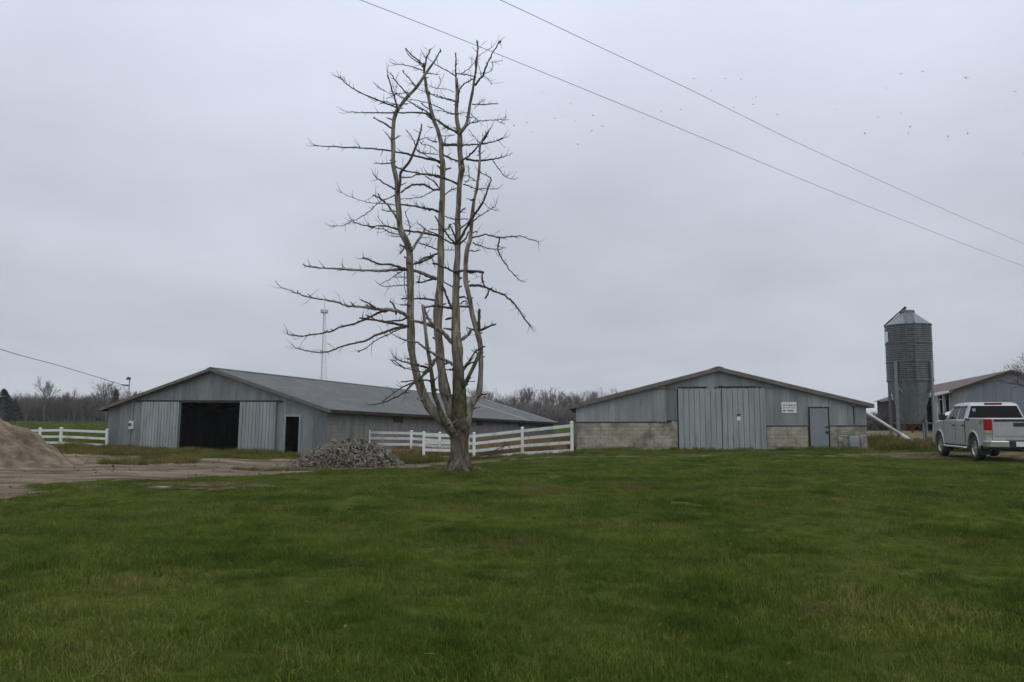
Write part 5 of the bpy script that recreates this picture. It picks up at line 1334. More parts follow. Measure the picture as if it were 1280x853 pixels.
def rock_mesh(seed, name="rubble_chunk"):
    q = random.Random(seed); bm = bmesh.new()
    pts = []
    for _ in range(14):
        pts.append(bm.verts.new((q.uniform(-.5, .5), q.uniform(-.5, .5), q.uniform(-.32, .32))))
    res = bmesh.ops.convex_hull(bm, input=pts)
    junk = [g for g in res["geom_interior"] if isinstance(g, bmesh.types.BMVert)]
    bmesh.ops.delete(bm, geom=junk, context='VERTS')
    me = bpy.data.meshes.new(name); bm.to_mesh(me); bm.free(); me.materials.append(M['rock']); return me
ROCKS = [rock_mesh(i) for i in range(8)]
def build_rubble():
    c = at(437, 570, 34.3); cx, cy = c.x, 34.3; z0 = h1(cx, cy)
    r = empty("rubble_heap", (cx, cy, z0)); tag(r, "heap of broken grey concrete rubble before the long barn corner", "rubble heap")
    q = random.Random(11)
    def hh(x, y):
        d = math.hypot(x / 2.25, y / 1.75); a = max(0, 1 - d)
        d2 = math.hypot((x + 1.3) / 1.3, y / 1.3)
        d3 = math.hypot((x - .6) / 1.5, y / 1.4)
        a = max(0, a); b3 = max(0, 1 - d3)
        return max(0, 1.12 * (1 - math.exp(-1.75 * a)) / .83, .45 * (1 - d2), .95 * (1 - math.exp(-2.2 * b3)) / .89) * (1 + .16 * mnoise.noise(Vector((x * 1.6, y * 1.6, 3))))
    # inner mass of broken fill
    mb = MB(); n = 44; g = []
    for i in range(n + 1):
        for j in range(n + 1):
            x = -2.9 + 5.6 * i / n; y = -2.0 + 4.0 * j / n; mb.v.append((x, y, h1(cx + x, cy + y) - z0 - .10 + hh(x, y) + .05 * mnoise.noise(Vector((x * 6, y * 6, 0)))))
    for i in range(n):
        for j in range(n):
            if hh(-2.9 + 5.6 * (i + .5) / n, -2 + 4 * (j + .5) / n) > .01: a = i * (n + 1) + j; mb.f.append((a, a + n + 1, a + n + 2, a + 1))
    o = mb.build("rubble_fill", M['rock'], r, fix=False); o["kind"] = "stuff"
    def spot():
        while True:
            x, y = q.uniform(-2.75, 2.5), q.uniform(-1.9, 1.5)
            if hh(x, y) > .03 and (y < .5 or q.random() < .3): return x, y
    for k in range(300):
        x, y = spot(); s = q.choice((.09, .12, .15, .17, .2, .30)) * q.uniform(.8, 1.2)
        z = h1(cx + x, cy + y) - z0 + hh(x, y)
        mesh_obj("rubble_chunk", q.choice(ROCKS), r, (x, y, z), (q.uniform(0, 6), q.uniform(0, 6), q.uniform(0, 6)), (s, s * q.uniform(.7, 1.2), s * q.uniform(.7, 1.1)))
    mb = MB()
    for k in range(2600):
        x, y = spot(); s = q.uniform(.05, .14); z = h1(cx + x, cy + y) - z0 + hh(x, y) + q.uniform(-.03, .03)
        me = q.choice(ROCKS); m = Matrix.Translation((x, y, z)) @ Euler((q.uniform(0, 6), q.uniform(0, 6), q.uniform(0, 6))).to_matrix().to_4x4() @ Matrix.Diagonal((s, s, s, 1))
        mb.add([m @ v.co for v in me.vertices], [tuple(p.vertices) for p in me.polygons])
    for k in range(120):
        a = q.uniform(PI, 2 * PI); d = q.uniform(.98, 1.25); x, y = 2.5 * d * math.cos(a) - .1, 1.8 * d * math.sin(a); s = q.uniform(.04, .13); z = h1(cx + x, cy + y) - z0 + s * .1
        me = q.choice(ROCKS); m = Matrix.Translation((x, y, z)) @ Euler((q.uniform(0, 6), q.uniform(0, 6), q.uniform(0, 6))).to_matrix().to_4x4() @ Matrix.Diagonal((s, s, s, 1))
        mb.add([m @ v.co for v in me.vertices], [tuple(p.vertices) for p in me.polygons])
    o = mb.build("loose_rubble", M['rock'], r, fix=False); o["kind"] = "stuff"
build_rubble()

# flat stones in the bare patch at the lawn edge
for (px, py, w, d, lb) in ((200, 610.5, .62, .5, "flat pale stone in the bare soil, leftmost of three"), (241, 608.5, .80, .5, "broad flat pale stone in the bare soil, middle of three"), (311, 609.5, .5, .42, "small flat pale stone in the bare soil, rightmost of three")):
    x, y = on_ground(px, py); q = random.Random(px); mb = MB(); n = 11
    ring = [(w / 2 * math.cos(2 * PI * k / n) * q.uniform(.8, 1.1), d / 2 * math.sin(2 * PI * k / n) * q.uniform(.8, 1.1)) for k in range(n)]
    mb.prism(ring, 'z', -.06, .035); o = mb.build("flat_stone", M['rock'], None, bevel=.015); o.location = (x, y, h1(x, y)); tag(o, lb, "stone", "flat stones in the bare soil")
# clods and stones on the drive
mb = MB(); q = random.Random(4)
P_ = np.array(DRIVE); cnt = 0
while cnt < 900:
    x, y = q.uniform(-22, 0), q.uniform(16, 38)
    if in_poly(np.array([x]), np.array([y]), DRIVE)[0]:
        s = q.choice((.03, .04, .06, .1)) * q.uniform(.7, 1.4); me = q.choice(ROCKS); z = h1(x, y) + .012
        m = Matrix.Translation((x, y, z)) @ Euler((q.uniform(0, 6), q.uniform(0, 6), q.uniform(0, 6))).to_matrix().to_4x4() @ Matrix.Diagonal((s, s, s, 1))
        mb.add([m @ v.co for v in me.vertices], [tuple(p.vertices) for p in me.polygons]); cnt += 1
o = mb.build("gravel", M['dirt'], None, fix=False); tag(o, "loose clods and gravel scattered over the dirt drive", "gravel", kind="stuff")

# ---------------------------------------------------------------- wires
def wire(pts, label, rad, name="power_line"):
    ps = [Vector(p) for p in pts]; q, _ = sm_line(ps, [rad] * len(ps), 10)
    o0 = q[0].copy(); mb = MB(); mb.tube([p - o0 for p in q], rad, 6); o = mb.build(name, M['wire'], None, smooth=True); o.location = o0
    return tag(o, label, "power line")
def wp(lst): return [at(px, py, Y) for px, py, Y in lst]
wire(wp([(200, -92, 18), (450, 0, 22), (640, 75, 26), (860, 165, 32), (1085, 258, 42), (1280, 333, 55), (1500, 410, 75)]), "overhead power line, lower of the two crossing the sky", .0095)
wire(wp([(380, -110, 18), (625, 0, 22), (752, 60, 25), (860, 111, 29), (1043, 200, 37), (1280, 305, 55), (1500, 395, 75)]), "overhead power line, upper of the two crossing the sky", .0095)
mx_ = MAST
wire([at(-260, 322, 20), at(-120, 389, 26), at(0, 436.5, 34), (at(80, 459, 41)), mx_], "service wire sagging from the left to the barn mast", .016, "service_wire")

# ---------------------------------------------------------------- tower far behind
def build_tower():
    b = at(403, 508, 175); z0 = h1(b.x, 175); top = at(403, 390, 175).z
    r = empty("radio_tower", (b.x, 175, z0)); tag(r, "thin haze-paled lattice radio tower rising behind the long barn roof", "tower")
    hgt = top - z0
    def cr_(k, t): a = 2 * PI * k / 3 + .4; w = lerp(1.0, .22, t); return Vector((w * math.cos(a), w * math.sin(a), hgt * t))
    for k in range(3):
        mb = MB(); mb.bar(cr_(k, 0), cr_(k, 1), .055, .055); mb.build("leg", M['flashing'], r)  # pale metal colour stands in for haze over the distant tower
    mb = MB(); n = 22
    for i in range(n):
        for k in range(3):
            mb.bar(cr_(k, i / n), cr_((k + 1) % 3, (i + 1) / n), .03, .03); mb.bar(cr_(k, (i + 1) / n), cr_((k + 1) % 3, (i + 1) / n), .03, .03)
    mb.build("bracing", M['flashing'], r)
    mb = MB(); mb.lathe([(.2, hgt - .3), (.75, hgt - .25), (.75, hgt - .15), (.2, hgt - .1)], 12)
    mb.build("platform", M['galv'], r)
    for k in range(6):
        a = 2 * PI * k / 6; mb = MB(); mb.box((.72 * math.cos(a), .72 * math.sin(a), hgt + .1), (.16, .16, .8)); mb.build("antenna", M['galv'], r)
    mb = MB(); mb.bar((0, 0, hgt), (0, 0, hgt + 2.2), .07, .07); mb.build("spire", M['galv'], r)
build_tower()

# ---------------------------------------------------------------- birds
def bird_mesh():
    mb = MB()
    mb.tube([(0, -.19, 0), (0, -.08, .01), (0, .08, .01), (0, .15, .02), (0, .2, .015)], [.01, .045, .05, .035, .008], 6)
    mb.add([(-.05, -.19, 0), (.05, -.19, 0), (0, -.08, 0.01), (-.07, -.28, 0), (.07, -.28, 0)], [(0, 2, 1), (0, 1, 4, 3)])
    for s in (-1, 1):
        mb.add([(s * .03, .07, .02), (s * .03, -.08, .02), (s * .22, .10, .10), (s * .22, -.06, .09), (s * .44, .0, .05), (s * .43, -.07, .05)], [(0, 2, 3, 1), (2, 4, 5, 3)])
    return mb.mesh("bird", M['bird'])
bm_ = bird_mesh()
BIRDS = []
for (vx, vy, sc, ps) in ((860, 60, 6.095, [(310, 172), (283, 235), (400, 240), (45, 235), (178, 327), (520, 376), (497, 432), (683, 508), (348, 455), (860, 355), (928, 477), (1122, 418), (1133, 472), (632, 242)]),
                         (1070, 60, 6.095, [(22, 25), (343, 200), (513, 181), (838, 231), (232, 308), (1213, 335), (1155, 473), (340, 497), (168, 530), (412, 603), (400, 650), (68, 652), (702, 677), (850, 653), (1272, 808)]),
                         (640, 60, 5.332, [(150, 306), (205, 298), (393, 375), (95, 440), (100, 500), (12, 518), (288, 470), (358, 455), (425, 483), (540, 453), (737, 440), (603, 523), (532, 553), (268, 602), (438, 643), (995, 425), (1125, 412), (875, 467), (130, 565)]),
                         (0, 0, 1, [(1080, 38)])):
    BIRDS += [(vx + x / sc, vy + y / sc) for x, y in ps]
qb = random.Random(2)
for i, (px, py) in enumerate(BIRDS):
    big = abs(px - 1126) < 1.5 and py < 95 or abs(px - 1154) < 1.5 and py < 92 or abs(px - 1207.5) < 1.5
    o = mesh_obj("bird", bm_, None, at(px, py, 48 if big else qb.uniform(68, 98)), (qb.uniform(-.3, .3), qb.uniform(-.5, .5), qb.uniform(0, 6.28)))
    o.scale = (.5,) * 3 if big else (.34,) * 3
    if big: o.rotation_euler = (.3, .1, qb.uniform(-.4, .4))
    tag(o, ("leftmost", "middle", "rightmost")[0 if px < 1140 else 1 if px < 1180 else 2] + " of the three darkest birds high above the silo" if big else "tiny dark bird, one of a loose scattered flock high in the sky", "bird", "dark birds flying nearest" if big else "scattered flock of distant birds")

# ---------------------------------------------------------------- far trees
def bare_tree_meshes(seed, h, spread=.34, up=.55, depth=5, rmin=.022, trunk_frac=.38, names=("trunk", "crown")):
    q = random.Random(seed)
    tb, cb = MB(), MB()
    r0 = h * .021
    pts = [Vector((0, 0, -.3))]; 
    for i in range(1, 5): pts.append(Vector((q.uniform(-.02, .02) * h, q.uniform(-.02, .02) * h, h * trunk_frac * i / 4)))
    tb.tube(pts, [r0 * 1.25, r0 * 1.05, r0, r0 * .95, r0 * .8], 7)
    def grow(p, d, ln, r, lev):
        m = p + d * ln * .5 + Vector((q.uniform(-1, 1), q.uniform(-1, 1), q.uniform(-.3, .8))) * ln * .09
        e = m + (d + Vector((q.uniform(-.25, .25), q.uniform(-.25, .25), q.uniform(0, .25)))).normalized() * ln * .5
        cb.tube([p, m, e], [r, r * .8, max(rmin * .6, r * .6)], 5 if lev > 3 else 3, False)
        if lev <= 0: return
        n = q.choice((3, 3, 4)) if lev > 1 else 3
        for k in range(n):
            t = q.uniform(.35, 1.0) if k else 1.0
            b = p.lerp(m, t * 2) if t < .5 else m.lerp(e, t * 2 - 1)
            a = Vector((q.gauss(0, 1), q.gauss(0, 1), q.gauss(0, .6))).normalized()
            nd = (d * q.uniform(.7, 1.1) + a * q.uniform(.45, .95) + Vector((0, 0, up * .4))).normalized()
            grow(b, nd, ln * q.uniform(.55, .82), max(rmin, r * q.uniform(.5, .68)), lev - 1)
    top = pts[-1]
    n = q.choice((4, 5))
    for k in range(n):
        a = 2 * PI * k / n + q.uniform(-.4, .4); sp = spread * q.uniform(.5, 1.5)
        d = Vector((math.cos(a) * sp, math.sin(a) * sp, 1 if k else 1.3)).normalized()
        grow(top - Vector((0, 0, q.uniform(0, .12) * h if k else 0)), d, h * q.uniform(.22, .30), r0 * q.uniform(.45, .65), depth - 1)
    return tb.mesh(names[0], M['bg_bark'], True, False), cb.mesh(names[1], M['bg_twig'], False, False)

def conifer_meshes(seed, h, w, mat):
    q = random.Random(seed); tb, cb = MB(), MB()
    tb.tube([(0, 0, -.2), (0, 0, h * .5), (0, 0, h)], [h * .02, h * .013, .02], 6)
    for k in range(900):
        t = q.random() ** .8; z = h * (.06 + .94 * t); rad = w * (1 - t) ** .75 * q.uniform(.35, 1.1) + .06; a = q.uniform(0, 2 * PI)
        if mnoise.noise(Vector((math.cos(a) * 1.6, math.sin(a) * 1.6, z * .7 + seed))) < -.18: continue
        c = Vector((rad * math.cos(a), rad * math.sin(a), z)); d = Vector((math.cos(a), math.sin(a), q.uniform(-.5, .35))).normalized(); s = h * q.uniform(.025, .055)
        e = Vector((-math.sin(a), math.cos(a), q.uniform(-.4, .4)))
        cb.add([c - d * s * 1.5 - e * s * .3, c - d * s * 1.5 + e * s * .3, c + e * s * .55, c + d * s * 1.3, c - e * s * .55], [(0, 1, 2, 3, 4)])
        cb.add([c - d * s + Vector((0, 0, s * .5)), c + d * s, c - d * s - Vector((0, 0, s * .5))], [(0, 1, 2)])
    return tb.mesh("trunk", M['bg_bark'], True, False), cb.mesh("crown", mat, False, False)

qt = random.Random(77)
DEC = [bare_tree_meshes(s, 9.0, sp, up, 5) for s, sp, up in ((1, .45, .5), (2, .32, .7), (3, .55, .4), (4, .28, .8), (5, .4, .6))]
TALL = [bare_tree_meshes(10 + s, 8.0, .30, .9, 5, rmin=.013, trunk_frac=.30) for s in range(4)]
def plant_tree(meshes, px, Y, h, label, group=None, name="bare_tree", base_h=9.0, wide=1.0, sink=0.0):
    x = (px - CX) / F_PX * Y; s = h / base_h
    r = empty(name, (x, Y, h1(x, Y) - sink), (0, 0, qt.uniform(0, 6.28))); r.scale = (s * wide, s * wide, s)
    tag(r, label, "tree", group)
    mesh_obj("trunk", meshes[0], r); mesh_obj("crown", meshes[1], r)
    return r
plant_tree(DEC[0], 57, 178, 9.6, "tallest bare grey tree in the hedgerow left of the long barn", "hedgerow trees beyond the left field")
plant_tree(DEC[2], 135, 176, 8.8, "broad bare tree in the hedgerow just beside the barn eave", "hedgerow trees beyond the left field")
for px, Y, h in ((30, 186, 7.0), (88, 182, 7.2), (115, 184, 6.4), (72, 192, 5.8), (102, 190, 5.6), (44, 190, 6.2), (128, 195, 6.8), (150, 188, 6.0), (165, 190, 7.0), (18, 195, 6.2), (80, 200, 6.0), (-15, 190, 7.5), (-45, 185, 8.0), (-80, 190, 7.0), (62, 198, 6.3), (95, 178, 4.6), (36, 178, 5.0), (120, 200, 6)):
    plant_tree(DEC[qt.randrange(5)], px, Y, h, "lower bare tree, one of the grey hedgerow row beyond the left field", "hedgerow trees beyond the left field", wide=1.15)
CON = [conifer_meshes(1, 6, 2.7, M['needles']), conifer_meshes(2, 6, 2.6, M['needles']), conifer_meshes(3, 6, 1.9, M['cedar'])]
plant_tree(CON[0], 6, 165, 6.6, "dark evergreen tree standing at the left edge of the field", "dark evergreens by the field", "evergreen_tree", 6, 1.0)
plant_tree(CON[1], 21, 168, 4.6, "shorter dark evergreen right of the edge evergreen", "dark evergreens by the field", "evergreen_tree", 6, .9)
plant_tree(CON[1], -22, 166, 6.0, "dark evergreen tree out beyond the left edge evergreen", "dark evergreens by the field", "evergreen_tree", 6, 1.1)
plant_tree(CON[2], 146, 172, 6.8, "russet brown cedar among bare trees beside the barn eave", None, "cedar_tree", 6, .8)
# woods between the barns
for i in range(44):
    px = 592 + (775 - 592) * i / 43 + qt.uniform(-3, 3); Y = qt.uniform(185, 235)
    plant_tree(TALL[qt.randrange(4)] if qt.random() < .65 else DEC[qt.randrange(5)], px, Y, qt.uniform(5.6, 8.0) * Y / 200, "slender bare tree, one of the woodland row between the barns", "woodland trees between the barns", "bare_tree", 8.4, qt.uniform(.8, 1.1))
plant_tree(bare_tree_meshes(31, 9.0, .9, .25, 6, rmin=.014, trunk_frac=.30), 1305, 52, 6.3, "bare tree with drooping twigs over the rusty roof at right edge", None, "bare_tree", 9.0, 1.5)

# undergrowth below the far trees: one tangled mass
def brush(name, label, spans, seed, hmax, n):
    q = random.Random(seed); proto = []
    for v in range(4):
        mb = MB()
        for k in range(110):
            a = q.uniform(0, 2 * PI); d = Vector((math.cos(a) * q.uniform(.1, .7), math.sin(a) * q.uniform(.1, .7), 1)).normalized(); b = Vector((q.uniform(-.35, .35), q.uniform(-.35, .35), 0)); l = q.uniform(.5, 1.0)
            e = b + d * l; w = Vector((q.uniform(-1, 1), q.uniform(-1, 1), 0)).normalized() * .012
            mb.add([b - w, b + w, e], [(0, 1, 2)])
            for _ in range(3):
                t = q.uniform(.3, .9); p = b.lerp(e, t); f = p + (d + Vector((q.uniform(-1, 1), q.uniform(-1, 1), q.uniform(-.2, .6)))).normalized() * l * .35
                mb.add([p - w * .7, p + w * .7, f], [(0, 1, 2)])
        proto.append((np.array(mb.v), np.array(mb.f)))
    V, Fs, off = [], [], 0
    for _ in range(n):
        (p0, p1, Y0, Y1) = spans[q.randrange(len(spans))]
        Y = q.uniform(Y0, Y1); x = (q.uniform(p0, p1) - CX) / F_PX * Y; s = hmax * q.uniform(.35, 1.0); a = q.uniform(0, 6.28)
        pv, pf = proto[q.randrange(4)]; R2 = np.array([[math.cos(a), -math.sin(a), 0], [math.sin(a), math.cos(a), 0], [0, 0, 1]])
        V.append(pv @ R2.T * np.array([s * 1.3, s * 1.3, s]) + [x, Y, h1(x, Y) - .1]); Fs.append(pf + off); off += len(pv)
    V = np.concatenate(V); Fs = np.concatenate(Fs)
    me = bpy.data.meshes.new(name); me.vertices.add(len(V)); me.vertices.foreach_set("co", V.ravel())
    me.loops.add(Fs.size); me.loops.foreach_set("vertex_index", Fs.ravel().astype(np.int32)); me.polygons.add(len(Fs)); me.polygons.foreach_set("loop_start", np.arange(0, Fs.size, 3, dtype=np.int32)); me.update(calc_edges=True)
    me.materials.append(M['bg_twig']); o = bpy.data.objects.new(name, me); COL.objects.link(o); tag(o, label, "undergrowth", kind="stuff")
brush("undergrowth", "grey brown tangle of bare brush under the hedgerow trees", [(-90, 185, 182, 215)], 1, 6.6, 620)
brush("undergrowth", "brown tangle of bare brush under the woodland between the barns", [(585, 790, 182, 240)], 2, 5.4, 520)

brush("undergrowth", "dark scrub in the gap between the block barn and the silo", [(1076, 1108, 88, 104)], 3, 2.3, 60)
brush("undergrowth", "brown scrub seen right of the pickup cab below the shed", [(1268, 1330, 40, 44)], 4, 1.9, 40)

# ---------------------------------------------------------------- grass (instanced tufts)
def tuft(name, seed, n, rad, h0, h1_, w, lean, mat):
    q = np.random.RandomState(seed)
    V, Fc = [], []
    for i in range(n):
        a = q.uniform(0, 2 * PI); d = rad * math.sqrt(q.uniform()); x, y = d * math.cos(a), d * math.sin(a)
        h = q.uniform(h0, h1_); la = q.uniform(0, 2 * PI); l = abs(q.normal(0, lean)) * h; lx, ly = math.cos(la) * l, math.sin(la) * l
        fa = q.uniform(0, PI); wx, wy = math.cos(fa) * w / 2, math.sin(fa) * w / 2
        b = len(V)
        V += [(x - wx, y - wy, -.01), (x + wx, y + wy, -.01), (x + lx * .35 + wx * .8, y + ly * .35 + wy * .8, h * .55), (x + lx * .35 - wx * .8, y + ly * .35 - wy * .8, h * .55), (x + lx, y + ly, h * (1 - .25 * min(1, l / h)))]
        Fc += [(b, b + 1, b + 2, b + 3), (b + 3, b + 2, b + 4)]
    me = bpy.data.meshes.new(name); me.from_pydata(V, [], Fc); me.materials.append(mat); me.update()
    return me

def scatter(name, label, cat, pts, scl, tufts, seed):
    """one object whose points carry grass tufts through geometry nodes"""
    q = np.random.RandomState(seed); n = len(pts)
    me = bpy.data.meshes.new(name); me.vertices.add(n); me.vertices.foreach_set("co", np.asarray(pts, np.float32).ravel())
    at_ = me.attributes.new("rot", 'FLOAT_VECTOR', 'POINT'); rv = np.zeros((n, 3), np.float32); rv[:, 2] = q.uniform(0, 2 * PI, n); rv[:, :2] = q.normal(0, .06, (n, 2)); at_.data.foreach_set("vector", rv.ravel())
    as_ = me.attributes.new("size", 'FLOAT', 'POINT'); as_.data.foreach_set("value", np.asarray(scl, np.float32))
    me.update()
    o = bpy.data.objects.new(name, me); COL.objects.link(o)
    tc = bpy.data.collections.new(name + "_tufts")
    for m in tufts: tc.objects.link(bpy.data.objects.new(m.name, m))
    ng = bpy.data.node_groups.new(name + "_scatter", 'GeometryNodeTree')
    ng.interface.new_socket("Geometry", in_out='INPUT', socket_type='NodeSocketGeometry'); ng.interface.new_socket("Geometry", in_out='OUTPUT', socket_type='NodeSocketGeometry')
    N, Lk = ng.nodes, ng.links
    gi, go = N.new("NodeGroupInput"), N.new("NodeGroupOutput")
    ci = N.new("GeometryNodeCollectionInfo"); ci.inputs["Collection"].default_value = tc; ci.inputs["Separate Children"].default_value = True; ci.inputs["Reset Children"].default_value = True
    ip = N.new("GeometryNodeInstanceOnPoints"); ip.inputs["Pick Instance"].default_value = True
    ri = N.new("FunctionNodeRandomValue"); ri.data_type = 'INT'
    [s for s in ri.inputs if s.name == "Min" and s.type == 'INT'][0].default_value = 0; [s for s in ri.inputs if s.name == "Max" and s.type == 'INT'][0].default_value = len(tufts) - 1
    nr = N.new("GeometryNodeInputNamedAttribute"); nr.data_type = 'FLOAT_VECTOR'; nr.inputs["Name"].default_value = "rot"
    ns = N.new("GeometryNodeInputNamedAttribute"); ns.data_type = 'FLOAT'; ns.inputs["Name"].default_value = "size"
    er = N.new("FunctionNodeEulerToRotation")
    Lk.new(gi.outputs[0], ip.inputs["Points"]); Lk.new(ci.outputs[0], ip.inputs["Instance"])
    Lk.new([s for s in ri.outputs if s.type == 'INT'][0], ip.inputs["Instance Index"])
    Lk.new([s for s in nr.outputs if s.enabled][0], er.inputs[0]); Lk.new(er.outputs[0], ip.inputs["Rotation"])
    Lk.new([s for s in ns.outputs if s.enabled][0], ip.inputs["Scale"]); Lk.new(ip.outputs[0], go.inputs[0])
    md = o.modifiers.new("scatter", 'NODES'); md.node_group = ng
    return tag(o, label, cat, kind="stuff")

rg = np.random.RandomState(9)
def vnoise(x, y, s, o=0.0):
    return np.array([mnoise.noise(Vector((a * s + o, b * s, o))) for a, b in zip(x, y)])
def bands(bl):
    X, Y = [], []
    for y0, y1, dens in bl:
        wmax = .66 * y1 + 3; n = int((y1 - y0) * 2 * wmax * dens)
        x = rg.uniform(-wmax, wmax, n); y = rg.uniform(y0, y1, n); k = np.abs(x) < .66 * y + 3
        X.append(x[k]); Y.append(y[k])
    return np.concatenate(X), np.concatenate(Y)
def outside(x, y, polys, amp=.16):
    k = np.ones(len(x), bool)
    for p in polys: k &= ~in_poly(x + wob(y, x, 1.1, amp), y + wob(x, y, 1.3, amp), p)
    return k
def barn_out(x, y, m, W, L, pad=.15):
    inv = m.inverted(); a = np.array(inv)[:3, :]; P = np.stack([x, y, np.zeros_like(x), np.ones_like(x)], 0); l = a @ P
    return ~((np.abs(l[0]) < W / 2 + pad) & (l[1] > -pad) & (l[1] < L + pad))

LX, LY = bands([(3.2, 7, 44), (7, 12, 32), (12, 18, 22), (18, 26, 14), (26, 41, 10)])
far_limit = np.where(LX > -1, 40.3, np.where(LX > -7, 31.5, 40))
k = outside(LX, LY, [DRIVE], .38) & (outside(LX, LY, [BARE, TRAIL, TRAIL2] + WORN, .3) | (rg.uniform(size=len(LX)) < .30)) & (LY < far_limit) & barn_out(LX, LY, right_m, 14, 34) & barn_out(LX, LY, left_m, 14.2, 36)
k &= ((LX + 1.6) ** 2 + (LY - 25) ** 2) > .30
# nothing on the drive's far side except weeds
k &= ~((LX < -7) & (LY > 30))
LX, LY = LX[k], LY[k]
nz = vnoise(LX, LY, .35) + .6 * vnoise(LX, LY, 1.3, 7)
thin = rg.uniform(size=len(LX)) < np.clip(1.3 + nz * .9, .7, 1)
LX, LY, nz = LX[thin], LY[thin], nz[thin]
LS = np.clip(.85 + .55 * nz + rg.normal(0, .16, len(LX)), .45, 1.7)
TUF = [tuft("grass_tuft", s, 105, .19, .03, .088, .0045, .6, M['lawn']) for s in range(5)]
scatter("lawn_grass", "short green winter grass of the wide front lawn", "grass", np.stack([LX, LY, H(LX, LY)], 1), LS, TUF, 1)
# longer clumps here and there
CX_, CY_ = bands([(3.2, 8, 1.6), (8, 16, .9), (16, 30, .5)])
k = outside(CX_, CY_, [DRIVE, BARE, TRAIL, TRAIL2]) & (vnoise(CX_, CY_, .5, 3) > .0) & ~((CX_ < -7) & (CY_ > 28))
CX_, CY_ = CX_[k], CY_[k]
CT = [tuft("grass_clump", 20 + s, 60, .11, .07, .19, .0055, .75, M['lawn']) for s in range(4)]
scatter("grass_clumps", "longer darker grass clumps scattered through the lawn", "grass", np.stack([CX_, CY_, H(CX_, CY_)], 1), rg.uniform(.45, .95, len(CX_)), CT, 2)

# a few withered leaves and twigs lying in the lawn
def leaf_litter():
    q = random.Random(6); mb = MB()
    while len(mb.f) < 700:
        y = q.uniform(3.6, 26) ** 1.0; x = q.uniform(-.66, .66) * y; z = h1(x, y) + q.uniform(.03, .07); s = q.uniform(.009, .021)
        if in_poly(np.array([x]), np.array([y]), DRIVE)[0]: continue
        m = Matrix.Translation((x, y, z)) @ Euler((q.uniform(-.7, .7), q.uniform(-.7, .7), q.uniform(0, 6.3))).to_matrix().to_4x4()
        if q.random() < .94:
            mb.add([m @ Vector(v) for v in ((-s * 1.3, 0, 0), (0, -s * .7, s * .3), (s * 1.4, 0, s * .1), (0, s * .7, s * .35), (s * .2, 0, -s * .1))], [(0, 1, 4), (1, 2, 4), (2, 3, 4), (3, 0, 4)])
        else:
            l = q.uniform(.08, .3); mb.tube([m @ Vector((-l / 2, 0, 0)), m @ Vector((0, l * .06, .01)), m @ Vector((l / 2, 0, 0))], .004, 3)
    o = mb.build("leaf_litter", mat_noise('withered_leaves', [(0.3, (.10, .06, .03)), (0.7, (.25, .17, .09))], 9, .9), None, fix=False); tag(o, "small withered leaves and twigs scattered in the lawn", "leaf litter", kind="stuff")
leaf_litter()

# rank weeds along the barn fronts and round the heaps
WX, WY, WS = [], [], []
def strip(m, x0, x1, y0, y1, n, s0, s1):
    lx = rg.uniform(x0, x1, n); ly = rg.uniform(y0, y1, n); nn = vnoise(lx, ly, .9, 5)
    kk = rg.uniform(size=n) < np.clip(.75 + nn * 1.3, .15, 1); lx, ly, nn = lx[kk], ly[kk], nn[kk]
    P = np.array(m)[:3, :] @ np.stack([lx, ly, np.zeros_like(lx), np.ones_like(lx)], 0)
    WX.append(P[0]); WY.append(P[1]); WS.append(np.clip(rg.uniform(s0, s1, len(lx)) * (1 + .5 * nn), .2, 2))
strip(left_m, -7.8, 5.9, -2.2, -.35, 1300, .35, .85); strip(left_m, -8, 6.5, -4.5, -1.5, 1500, .18, .5)
strip(left_m, -9.5, -7.2, -2.0, 3, 260, .5, 1.1)
strip(right_m, -7.2, 7.2, -1.1, -.25, 420, .25, .6)
strip(right_m, 7.3, 10, -1.0, 6, 420, .6, 1.3)
def disc(cx, cy, rx, ry, n, s0, s1):
    a = rg.uniform(0, 2 * PI, n); d = np.sqrt(rg.uniform(0, 1, n)); WX.append(cx + rx * d * np.cos(a)); WY.append(cy + ry * d * np.sin(a)); WS.append(rg.uniform(s0, s1, n))
disc(-4.2, 36.2, 1.1, .8, 130, .5, 1.0); disc(-4.6, 39.5, 1.6, 2.4, 300, .3, .8); disc(-1.6, 24.95, .72, .6, 150, .15, .42);
for fx, fy in ((-4.2, 39.5), (-1.8, 38.5), (.5, 37.5), (2.5, 35.1), (-3, 39), (-.6, 38), (1.5, 36.3), (-5.6, 43.5), (-21.9, 45.3), (-25, 46.5), (-23.4, 45.8)): disc(fx, fy, .5, .25, 40, .2, .6)
disc(-1.0, 37.2, 3.6, .8, 300, .2, .5); disc(22, 44, 3.5, 2, 160, .3, .8); disc(18.5, 43.5, 1.2, 1.2, 130, .6, 1.1); disc(27, 46, 4, 2, 250, .4, .9)
disc(-14.2, 33.0, 1.6, 3.0, 220, .35, .8); disc(-19, 41, 3.2, 2.2, 240, .4, .8)
disc(-7.2, 27.3, 2.2, .5, 100, .25, .5)
WX, WY, WS = np.concatenate(WX), np.concatenate(WY), np.concatenate(WS)
k = barn_out(WX, WY, left_m, 14.2, 36) & barn_out(WX, WY, right_m, 14, 34)
WX, WY, WS = WX[k], WY[k], WS[k]
WT = [tuft("weed_tuft", 40 + s, 46, .24, .12, .46, .013, .5, M['weeds']) for s in range(4)]
scatter("rank_weeds", "rank brown and green weeds along the barn fronts and heaps", "weeds", np.stack([WX, WY, H(WX, WY)], 1), WS, WT, 3)

